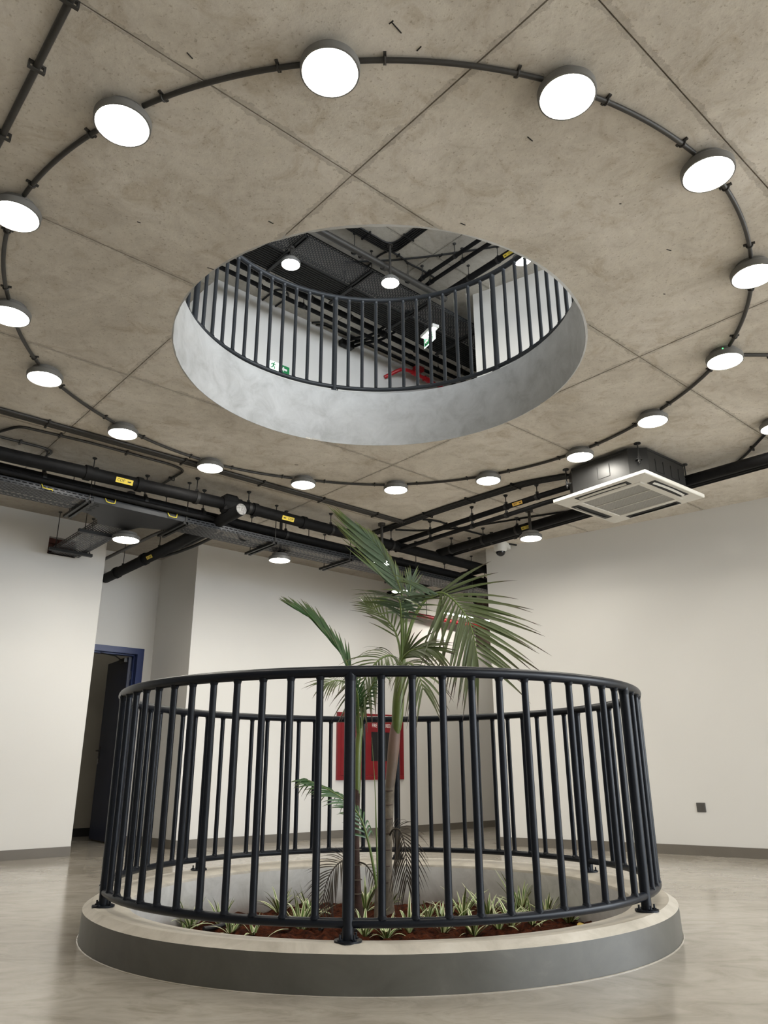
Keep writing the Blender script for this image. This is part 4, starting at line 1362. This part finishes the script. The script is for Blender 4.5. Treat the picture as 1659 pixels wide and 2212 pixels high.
conduits('ceiling_conduit', [[(1.67, 4.39), (1.67, 4.09), (1.72, 4.02), (1.84, 4.02), (1.90, 4.09), (1.89, 4.39)]], .013, 'conduit loop upstairs at the top of the wall by the railing', 'conduit_black', [(1.78, 4.02, 's')], ztop=ZU, rad=.05)
tag(MB().sbox(3.02, 3.26, 4.30, 4.395, 6.80, 6.90, bev=.01).build('junction_box', MT['conduit_black']), 'small black junction box upstairs under the ceiling edge', 'junction box')
# exit sign fixed to the wall upstairs
ex = thing('exit_sign', ST(1.97, 4.39, 5.97), 'flat green exit sign upstairs at the foot of the railing', 'sign')
MB().sbox(1.80, 2.16, 4.375, 4.40, 5.955, 6.10, bev=.003).build('sign_body', MT['print_white'], ex, 0)
MB().sbox(1.807, 1.975, 4.372, 4.376, 5.962, 6.093).build('pictogram_field', MT['sign_glow'], ex, 0)
MB().sbox(1.980, 2.153, 4.372, 4.376, 5.962, 6.093).build('arrow_field', MT['sign_green'], ex, 0)


def running_man(parent, o, x, y, h, m):
    """pictogram of a running figure"""
    z = x.cross(y)
    P = lambda a, b: Vector(o) + x * (a * h) + y * (b * h) + z * .002
    mb = MB()
    def bar(p0, p1, w):
        d = (p1 - p0).normalized(); n = z.cross(d)
        mb.add([p0 - n * w, p1 - n * w, p1 + n * w, p0 + n * w], [[0, 1, 2, 3]])
    w = h * .06
    mb.add([P(.10 + .09 * math.cos(2 * PI * k / 10), .40 + .09 * math.sin(2 * PI * k / 10)) for k in range(10)], [list(range(10))])
    bar(P(.05, .28), P(-.05, -.05), w * 1.5)
    bar(P(.05, .25), P(.28, .12), w); bar(P(.02, .25), P(-.22, .20), w); bar(P(-.22, .20), P(-.30, .02), w)
    bar(P(-.05, -.05), P(.18, -.15), w); bar(P(.18, -.15), P(.12, -.42), w)
    bar(P(-.05, -.05), P(-.15, -.28), w); bar(P(-.15, -.28), P(-.36, -.30), w)
    mb.build('running_figure', m, parent, 0)


def sign_arrow(parent, o, x, y, h, m):
    z = x.cross(y)
    P = lambda a, b: Vector(o) + x * (a * h) + y * (b * h) + z * .002
    MB().add([P(-.45, 0), P(-.05, -.38), P(-.05, -.14), P(.42, -.14), P(.42, .14), P(-.05, .14), P(-.05, .38)], [[0, 1, 2, 3, 4, 5, 6]]).build('arrow', m, parent, 0)


running_man(ex, ST(1.89, 4.371, 6.03), ES, UP, .12, MT['sign_green'])
sign_arrow(ex, ST(2.066, 4.371, 6.03), ES, UP, .11, MT['print_white'])
# hanging lit exit sign
sc_ = ST(3.33, 2.78, 6.30)
es = thing('exit_sign', sc_, 'lit green and white exit sign upstairs hanging under the tray', 'sign')
sx = -ET; sn = ES * -1
# the blade faces the opening
sx = (ES * -.25 - ET).normalized(); sx = -sx
bx_ = Vector((sx.x, sx.y, 0)); bn = Vector((bx_.y, -bx_.x, 0))
if bn.dot(CAM - sc_) < 0: bn = -bn; bx_ = -bx_
MB().box(sc_ + UP * .10, (.34, .10, .045), (bx_, bn, UP), bev=.006).build('sign_case', MT['camera_white'], es, 30)
MB().box(sc_ + UP * .0765, (.28, .06, .004), (bx_, bn, UP)).build('light_strip', MT['lamp_glow'], es, 0)
MB().box(sc_ - UP * .01, (.29, .006, .16), (bx_, bn, UP)).build('sign_blade', MT['sign_glow'], es, 0)
xr = UP.cross(bn)
MB().box(sc_ - xr * .075 - UP * .012 + bn * .004, (.12, .003, .125), (bx_, bn, UP)).build('arrow_field', MT['sign_green'], es, 0)
sign_arrow(es, sc_ - xr * .075 - UP * .012 + bn * .006, xr, UP, .10, MT['print_white'])
running_man(es, sc_ + xr * .065 - UP * .012 + bn * .004, xr, UP, .13, MT['sign_green'])
for e in (-1, 1): MB().cyl(sc_ + UP * .12 + bx_ * (e * .12), sc_ + UP * .37 + bx_ * (e * .12), .004, seg=6).build('hanger', MT['rod_steel'], es)
# red fire line with valve upstairs
rv = thing('sprinkler_pipe', ST(4.5, 4.22, 6.70), 'red fire pipe with valve upstairs, low behind the railing', 'pipe')
MB().tube(rounded([ST(3.93, 4.38, 6.60), ST(4.12, 4.2, 6.74), ST(4.34, 4.2, 6.78), ST(4.9, 4.2, 6.74), ST(6.2, 4.2, 6.70)], .08), .030, 14).build('pipe', MT['pipe_red'], rv, 60)
MB().cyl(ST(4.36, 4.2, 6.78), ST(4.46, 4.2, 6.77), .046, seg=16).build('coupling', MT['pipe_red'], rv)
MB().cyl(ST(4.62, 4.2, 6.76), ST(4.72, 4.2, 6.75), .046, seg=16).build('coupling', MT['pipe_red'], rv)
MB().sbox(4.40, 4.56, 4.12, 4.24, 6.82, 6.90, bev=.012).build('valve_actuator', MT['pipe_red'], rv, 30)
q = ST(5.25, 4.02, 6.66)
MB().tube([q + (ES * math.cos(2 * PI * k / 24) + UP * math.sin(2 * PI * k / 24)) * .085 for k in range(24)], .008, 8, closed=True).tube([q - ES * .085, q + ES * .085], .006, 6).tube([q - UP * .085, q + UP * .085], .006, 6).cyl(q, q + ET * .18, .010).build('handwheel', MT['print_black'], rv, 60)
MB().sbox(5.02, 5.18, 4.12, 4.26, 6.62, 6.76, bev=.02).build('flow_switch', MT['foil'], rv, 30)

# ================================================================== plants
def leaflet_mesh(p, d, n, L, w, droop, org, m, segs=6, side_curl=0.0, twist=0.0):
    """folded strip: p start, d direction, n blade normal, drooping under gravity"""
    v, f, uv = [], [], []
    rows = []
    for i in range(segs + 1):
        u = i / segs
        q = p + d * (L * u) + Vector((0, 0, -1)) * (droop * L * u ** 2.2)
        rows.append(q)
    for i in range(segs + 1):
        u = i / segs
        tn = (rows[min(i + 1, segs)] - rows[max(i - 1, 0)]).normalized()
        b = tn.cross(n)
        b = b.normalized() if b.length > 1e-5 else tn.orthogonal().normalized()
        nn_ = b.cross(tn)
        if twist:
            b = (b * math.cos(twist * u) + nn_ * math.sin(twist * u))
            nn_ = b.cross(tn)
        ww = w * (.35 + .65 * min(1, u / .25)) * max(0.03, (1 - u ** 2.2))
        v += [rows[i] - b * ww + nn_ * (ww * .35), rows[i], rows[i] + b * ww + nn_ * (ww * .35)]
    for i in range(segs):
        for k in range(2):
            f.append([3 * i + k, 3 * i + k + 1, 3 * i + 4 + k, 3 * i + 3 + k])
            uv.append([(k * .5, i / segs), (k * .5 + .5, i / segs), (k * .5 + .5, (i + 1) / segs), (k * .5, (i + 1) / segs)])
    return MB().add(v, f, uv)


def taper_tube(name, pts, radii, m, parent, seg=8):
    """tube with UV along its length"""
    mb = MB().tube(pts, radii, seg)
    n = len(pts)
    k = 0
    for i in range(n - 1):
        for j in range(seg):
            mb.uv[k] = [(j / seg, i / (n - 1)), ((j + 1) / seg, i / (n - 1)), ((j + 1) / seg, (i + 1) / (n - 1)), (j / seg, (i + 1) / (n - 1))]
            k += 1
    for q in range(k, len(mb.f)):
        mb.uv[q] = [(0, 0)] * len(mb.f[q])
    return mb.build(name, m, parent, 60)


def frond(parent, ctrl, m, n=20, L=(.30, .34, .16), w=.010, phi=(62, 24), droop=.25, nhint=(0, -1, .6), start=.25, sides=(1, -1), lift=.15, r0=.010, rach='stalk_green', seed=1, jit=.10, sweep=None, sidelen=(1, 1), sidephi=None, sidedroop=None):
    rnd = random.Random(seed)
    pts = spline(ctrl, 40)
    fr = taper_tube('frond', pts, [r0 * (1 - .85 * i / 40) + .0012 for i in range(41)], MT[rach], parent, 7)
    nh = Vector(nhint).normalized()
    for k in range(n):
        u = start + (1 - start) * (k + .5) / n
        x = u * 40
        i = min(int(x), 39)
        p = pts[i].lerp(pts[i + 1], x - i)
        T = (pts[min(i + 1, 40)] - pts[max(i - 1, 0)]).normalized()
        B = T.cross(nh).normalized()
        N = B.cross(T)
        v_ = (u - start) / (1 - start)
        ln = (L[0] * (1 - v_) + L[1] * v_) if v_ < .5 else (L[1] * (1 - (v_ - .5) * 2) + L[2] * (v_ - .5) * 2)
        if v_ < .5: ln = L[0] * (1 - v_ * 2) + L[1] * v_ * 2
        for si, s_ in enumerate((1, -1)):
            if s_ not in sides: continue
            pa, pb = (sidephi[si] if sidephi else phi)
            ph = R(pa * (1 - v_) + pb * v_) * (1 + rnd.uniform(-jit, jit))
            d = (T * math.cos(ph) + B * (s_ * math.sin(ph)) + N * (lift + rnd.uniform(-jit, jit))).normalized()
            if sweep: d = (d + Vector(sweep) * .8).normalized()
            dr = (sidedroop[si] if sidedroop else droop) * rnd.uniform(.75, 1.25)
            mb = leaflet_mesh(p, d, N, ln * sidelen[si] * rnd.uniform(.88, 1.1), w * rnd.uniform(.85, 1.1), dr, None, None, twist=rnd.uniform(-.5, .5))
            mb.build('leaflet', MT[m], fr, 50)
    return fr


# ---- taller palm
b1 = AT(838, 1962, .70)
P1 = thing('palm', (b1.x, b1.y, soil_z(b1.x, b1.y)), 'taller palm with a ringed grey trunk and wide arching crown, in the planter', 'palm')
z0 = soil_z(b1.x, b1.y)
Y = b1.y
tr = [Vector((b1.x, b1.y, z0 - .03)), AT(838, 1940, Y), AT(835, 1860, Y), AT(839, 1777, Y), AT(843, 1690, Y)]
tk = taper_tube('trunk', spline(tr, 20), [.050, .047, .043, .040, .037] + [.034] * 8 + [.030] * 8, MT['bark_grey'], P1, 14)
for py in (1708, 1738, 1768, 1800, 1835, 1870, 1905):
    q = AT(836 + (1777 - py) * .05, py, Y)
    MB().tube([q + Vector((math.cos(2 * PI * k / 16), math.sin(2 * PI * k / 16), .03 * math.sin(2 * PI * k / 16))) * (.0335 + (py - 1700) * .00004) for k in range(16)], .0028, 5, closed=True).build('leaf_scar', MT['bark_dark'], tk, 60)
sh = [AT(843, 1695, Y), AT(850, 1630, Y), AT(856, 1570, Y), AT(860, 1500, Y), AT(866, 1440, Y), AT(872, 1400, Y)]
taper_tube('leaf_sheath', spline([AT(842, 1702, Y), AT(849, 1630, Y), AT(853, 1585, Y), AT(857, 1545, Y)], 12), [.030, .032, .034, .036, .037, .038, .038, .037, .036, .034, .030, .025, .018], MT['sheath_brown'], P1, 14)
taper_tube('crownshaft', spline([AT(855, 1600, Y - .012), AT(858, 1560, Y - .012), AT(861, 1510, Y - .008), AT(865, 1460, Y), AT(870, 1415, Y), AT(872, 1395, Y)], 16), [.008, .018, .028, .034, .038, .040, .040, .038, .036, .033, .030, .027, .024, .022, .020, .018, .016], MT['crownshaft'], P1, 14)
sheath = MB()
tip = AT(870, 1400, Y)
# big arching frond to the right
frond(P1, [AT(866, 1452, Y), AT(878, 1390, Y), AT(897, 1330, Y - .02), AT(926, 1290, Y - .06), AT(958, 1281, Y - .10), AT(994, 1312, Y - .14), AT(1018, 1356, Y - .16), AT(1032, 1425, Y - .17)],
      'palm_green', n=21, L=(.42, .50, .34), w=.0135, nhint=(-.10, -.95, .22), start=.53, lift=.04, r0=.012, seed=3, sidephi=((90, 8), (34, 50)), sidedroop=(.22, .12), sidelen=(1.0, 1.12), jit=.09)
# frond folded back to the left over the crown
frond(P1, [AT(868, 1450, Y), AT(876, 1392, Y - .03), AT(890, 1340, Y - .07), AT(914, 1300, Y - .12), AT(950, 1284, Y - .16)],
      'palm_silver', n=13, L=(.26, .42, .36), w=.0115, nhint=(.10, -.92, .35), start=.50, lift=.10, r0=.010, seed=4, sides=(-1,), sidephi=((90, 90), (84, 142)), sidedroop=(.3, .26), jit=.10)
# tall upright frond leaning left
frond(P1, [AT(864, 1452, Y), AT(870, 1370, Y + .03), AT(869, 1290, Y + .06), AT(850, 1236, Y + .08), AT(820, 1184, Y + .10), AT(788, 1150, Y + .10)],
      'palm_silver', n=24, L=(.42, .54, .30), w=.0115, nhint=(.10, -1, .05), start=.40, lift=.02, r0=.010, seed=5, sidephi=((9, 3), (44, 8)), sidedroop=(.0, -.10), jit=.07, sidelen=(.40, 1.0))
# frond reaching left, seen edge on, with drooping leaflets
frond(P1, [AT(866, 1450, Y), AT(868, 1390, Y - .06), AT(866, 1330, Y - .16), AT(862, 1296, Y - .30), AT(846, 1290, Y - .46)],
      'palm_silver', n=14, L=(.26, .34, .26), w=.0105, droop=.20, nhint=(0, -.6, .8), start=.46, lift=.10, seed=7, phi=(78, 50))
frond(P1, [AT(868, 1450, Y), AT(862, 1392, Y + .05), AT(846, 1350, Y + .12), AT(816, 1322, Y + .20), AT(792, 1306, Y + .26)],
      'palm_green', n=12, L=(.26, .28, .14), w=.0085, droop=.10, nhint=(0, -.8, .5), start=.30, lift=.05, seed=9, phi=(36, 14))
# lower frond bending right under the big one
frond(P1, [AT(862, 1470, Y), AT(867, 1430, Y - .04), AT(884, 1408, Y - .10), AT(912, 1400, Y - .18), AT(938, 1404, Y - .24)],
      'palm_green', n=14, L=(.24, .28, .20), w=.0110, nhint=(-.1, -.9, .35), start=.28, lift=.03, seed=11, sidephi=((34, 14), (14, 6)), sidedroop=(.40, .14))
# lower frond arching left and towards the viewer
frond(P1, [AT(864, 1470, Y), AT(858, 1430, Y - .06), AT(842, 1416, Y - .14), AT(816, 1428, Y - .20), AT(790, 1462, Y - .24), AT(774, 1505, Y - .25)],
      'palm_green', n=17, L=(.22, .30, .18), w=.0095, droop=.45, nhint=(.2, -.5, .8), start=.25, lift=.08, seed=13, phi=(66, 26))
frond(P1, [AT(864, 1470, Y), AT(872, 1440, Y - .08), AT(884, 1432, Y - .18), AT(902, 1450, Y - .26), AT(914, 1490, Y - .30)],
      'palm_green', n=13, L=(.20, .27, .18), w=.0095, droop=.55, nhint=(-.2, -.5, .8), start=.30, lift=.05, seed=15, phi=(66, 26))
# young spear leaves at the top
frond(P1, [AT(872, 1420, Y), AT(878, 1340, Y + .02), AT(884, 1290, Y + .03), AT(889, 1252, Y + .04)],
      'palm_silver', n=6, L=(.12, .16, .12), w=.0080, droop=.0, nhint=(0, -1, .2), start=.62, lift=.0, seed=17, phi=(34, 12))
# withered fronds hanging from the trunk
frond(P1, [AT(838, 1812, Y), AT(850, 1792, Y - .06), AT(866, 1797, Y - .12), AT(876, 1840, Y - .16), AT(880, 1905, Y - .17)],
      'palm_dead', n=20, L=(.15, .22, .14), w=.0052, droop=.55, nhint=(-.3, -.6, .6), start=.15, lift=.05, r0=.006, rach='palm_dead', seed=19, phi=(58, 24))

# ---- slimmer palm on the left
b2 = AT(774, 1978, .52)
Y2 = b2.y
zb2 = soil_z(b2.x, b2.y)
P2 = thing('palm', (b2.x, b2.y, zb2), 'slimmer palm with a dark stem and one long folded frond leaning left', 'palm')
tr = [Vector((b2.x, b2.y, zb2 - .03)), AT(773, 1940, Y2), AT(769, 1860, Y2), AT(769, 1780, Y2), AT(772, 1700, Y2)]
tk = taper_tube('trunk', spline(tr, 20), [.045, .040, .034, .030, .027] + [.023] * 8 + [.020] * 8, MT['bark_dark'], P2, 12)
for py in (1930, 1900, 1868, 1835):
    q = AT(771, py, Y2)
    MB().tube([q + Vector((math.cos(2 * PI * k / 14), math.sin(2 * PI * k / 14), 0)) * (.026 + (py - 1830) * .00006) for k in range(14)], .0025, 5, closed=True).build('leaf_scar', MT['bark_grey'], tk, 60)
taper_tube('crownshaft', spline([AT(772, 1720, Y2), AT(772, 1640, Y2), AT(776, 1590, Y2), AT(782, 1552, Y2)], 12), [.018, .021, .023, .024, .025, .024, .023, .021, .020, .018, .015, .012, .009], MT['crownshaft'], P2, 12)
frond(P2, [AT(774, 1600, Y2), AT(768, 1520, Y2 + .02), AT(752, 1440, Y2 + .04), AT(722, 1388, Y2 + .06), AT(686, 1346, Y2 + .08), AT(648, 1318, Y2 + .08)],
      'palm_deep', n=18, L=(.22, .27, .19), w=.0125, droop=.0, nhint=(.3, -.9, .2), start=.34, lift=.0, r0=.010, seed=21, phi=(11, 3), jit=.07)
frond(P2, [AT(776, 1580, Y2), AT(770, 1520, Y2 - .05), AT(756, 1482, Y2 - .12), AT(730, 1470, Y2 - .20), AT(700, 1478, Y2 - .26)],
      'palm_green', n=16, L=(.17, .22, .14), w=.0070, droop=.35, nhint=(.2, -.5, .8), start=.30, lift=.05, seed=23, phi=(60, 24))
frond(P2, [AT(778, 1580, Y2), AT(786, 1530, Y2 - .04), AT(800, 1490, Y2 - .10), AT(816, 1464, Y2 - .16), AT(838, 1452, Y2 - .22)],
      'palm_deep', n=16, L=(.14, .19, .12), w=.0070, droop=.22, nhint=(-.2, -.6, .7), start=.22, lift=.05, seed=25, phi=(62, 26))
frond(P2, [AT(775, 1590, Y2), AT(774, 1540, Y2 - .06), AT(772, 1500, Y2 - .12), AT(764, 1474, Y2 - .16)],
      'palm_deep', n=12, L=(.14, .17, .12), w=.0085, droop=.30, nhint=(.1, -.7, .6), start=.25, lift=.05, seed=27, phi=(40, 16))
frond(P2, [AT(770, 1872, Y2), AT(752, 1858, Y2 - .06), AT(728, 1868, Y2 - .12), AT(706, 1905, Y2 - .16), AT(694, 1965, Y2 - .17)],
      'palm_dead', n=22, L=(.13, .19, .12), w=.0042, droop=.30, nhint=(.3, -.6, .6), start=.12, lift=.05, r0=.006, rach='palm_dead', seed=29, phi=(62, 26))
frond(P2, [AT(772, 1862, Y2), AT(790, 1868, Y2 - .05), AT(806, 1892, Y2 - .1), AT(816, 1926, Y2 - .12)],
      'palm_dead', n=8, L=(.06, .08, .05), w=.003, droop=.3, nhint=(-.3, -.6, .6), start=.3, lift=.05, r0=.005, rach='palm_dead', seed=31, phi=(50, 26))

# ---- small palm seedling between the stems
b3 = AT(816, 1948, .40)
z3 = soil_z(b3.x, b3.y)
P3 = thing('palm', (b3.x, b3.y, z3), 'small young palm with one arching green frond, between the two stems', 'palm')
Y3 = b3.y
stub = taper_tube('stem', [Vector((b3.x, b3.y, z3 - .02)), AT(816, 1935, Y3), AT(816, 1900, Y3)], [.024, .018, .010], MT['bark_grey'], P3, 10)
frond(P3, [AT(816, 1930, Y3), AT(806, 1870, Y3 - .02), AT(794, 1812, Y3 - .04), AT(776, 1762, Y3 - .06), AT(744, 1728, Y3 - .08), AT(702, 1702, Y3 - .10), AT(664, 1686, Y3 - .11)],
      'palm_deep', n=20, L=(.17, .19, .12), w=.0080, droop=.45, nhint=(.4, -.7, .5), start=.32, lift=.0, r0=.008, seed=33, sidephi=((40, 10), (46, 12)), sidedroop=(.9, .25))
taper_tube('spear_leaf', spline([AT(817, 1925, Y3), AT(813, 1800, Y3), AT(810, 1700, Y3 - .01), AT(803, 1592, Y3 - .02)], 16), [.007 - .0004 * i for i in range(17)], MT['stalk_green'], P3, 7)


# ---- spider plants
def spider(px, py, nl, L, zoff, label, seed, spread=1.0):
    nl, L = int(nl * 1.7) + 1, L * 1.45
    rnd = random.Random(seed)
    p = ATZ(px, py, -.095)
    r_ = p.xy.length
    if r_ > 1.24: p.x *= 1.24 / r_; p.y *= 1.24 / r_
    p.z = soil_z(p.x, p.y) - .008
    mb = MB()
    for k in range(nl):
        a_ = 2 * PI * (k + rnd.random() * .7) / nl
        el = R(rnd.uniform(48, 82)) if rnd.random() < .7 else R(rnd.uniform(25, 50))
        d = Vector((math.cos(a_) * math.cos(el) * spread, math.sin(a_) * math.cos(el) * spread, math.sin(el))).normalized()
        n_ = Vector((-math.cos(a_) * math.sin(el), -math.sin(a_) * math.sin(el), math.cos(el)))
        ln = L * rnd.uniform(.65, 1.15)
        lm = leaflet_mesh(p + Vector((math.cos(a_), math.sin(a_), 0)) * .008, d, n_, ln, rnd.uniform(.008, .0125), rnd.uniform(.05, .6), None, None, segs=6, twist=rnd.uniform(-.4, .4))
        mb.add(lm.v, lm.f, lm.uv)
    o = mb.build('spider_plant', MT['spider_leaf'], None, 50, at=p)
    tag(o, label, 'plant', 'variegated spider plants in the planter bed')
    return o


SP = [
    (405, 1992, 11, .20, 'spider plant with a long leaf stretched over the left pit wall'),
    (478, 1992, 9, .17, 'spider plant with broad flat leaves by the left bend of the hose'),
    (498, 2012, 9, .11, 'small upright spider plant at the near left rim'),
    (548, 2018, 6, .09, 'tiny spider plant at the near rim, right of the hose'),
    (604, 1968, 12, .19, 'spider plant with arching thin leaves against the far left pit wall'),
    (648, 2012, 20, .19, 'dense bright spider plant left of the nearest railing post'),
    (668, 1974, 12, .17, 'spider plant beside the withered fronds'),
    (790, 1968, 16, .18, 'bright green tufted spider plant between the palm stems'),
    (850, 1925, 8, .12, 'pale thin spider plant against the far wall right of the palms'),
    (788, 2030, 8, .14, 'spider plant just right of the nearest railing post'),
    (836, 2032, 8, .13, 'spider plant at the near rim below the palms'),
    (884, 2026, 10, .15, 'spider plant near the rim, second baluster right of the post'),
    (925, 1992, 8, .11, 'low spider plant with a pale bud under the far wall'),
    (958, 2026, 11, .17, 'spider plant with one leaf arched over the near rim'),
    (1000, 1972, 13, .19, 'upright spider plant against the far right pit wall'),
    (1024, 2024, 9, .15, 'spider plant with drooping striped leaves at the near right rim'),
    (1056, 1984, 12, .18, 'spider plant in the middle of the right half of the bed'),
    (1078, 2014, 7, .12, 'spider plant with one folded leaf at the right rim'),
    (1105, 2008, 11, .17, 'spider plant with broad pale leaves hanging over the right rim'),
    (1128, 1966, 15, .22, 'tallest spider plant on the right, with a brown curled leaf tip'),
    (1150, 2004, 9, .14, 'spider plant behind the broad pale one on the right'),
    (1204, 1972, 9, .20, 'spider plant with a few long upright leaves at the far right'),
    (1228, 1988, 7, .13, 'dark spider plant near the right end of the bed'),
    (1268, 1984, 8, .11, 'small spider plant nearest the right end of the bed'),
    (325, 1992, 4, .07, 'tiny seedling at the left end of the bed')]
for i, (px, py, nl, L, lb) in enumerate(SP):
    spider(px, py, nl, L, 0, lb, 100 + i)

# ---- irrigation hose and fallen leaves
def hose(pts, r, label):
    q = []
    for px, py in pts:
        p = ATZ(px, py, -.085)
        k = min(1, 1.25 / max(p.xy.length, .01))
        p.x *= k; p.y *= k
        p.z = soil_z(p.x, p.y) + r + .012
        q.append(p)
    o = MB().tube(spline(q, 24), r, 10).build('irrigation_hose', MT['hose_black'], None, 60)
    tag(o, label, 'hose')


hose([(440, 2006), (470, 2001), (505, 1996), (540, 1998)], .014, 'short black irrigation hose at the left near rim')
hose([(692, 2012), (715, 2004), (745, 2002), (800, 2008), (850, 2012)], .012, 'black irrigation hose lying behind the nearest railing post')
hose([(690, 2022), (718, 2015), (742, 2014), (770, 2020)], .010, 'second black hose loop closest to the nearest railing post')
for i, (px, py, lb) in enumerate(((1005, 2008, 'small yellow fallen leaf on the soil at the right'), (942, 1990, 'pale yellow fallen leaf below the far wall'), (1247, 1992, 'yellow fallen leaf near the right end of the bed'))):
    p = ATZ(px, py, -.08)
    p.z = soil_z(p.x, p.y) + .02
    o = leaflet_mesh(p, Vector((.8, .3, .35)).normalized(), Vector((0, -.5, .85)).normalized(), .05, .013, .3, None, None).build('fallen_leaf', MT['yellow_leaf'], None, 50)
    tag(o, lb, 'leaf', 'fallen yellow leaves')
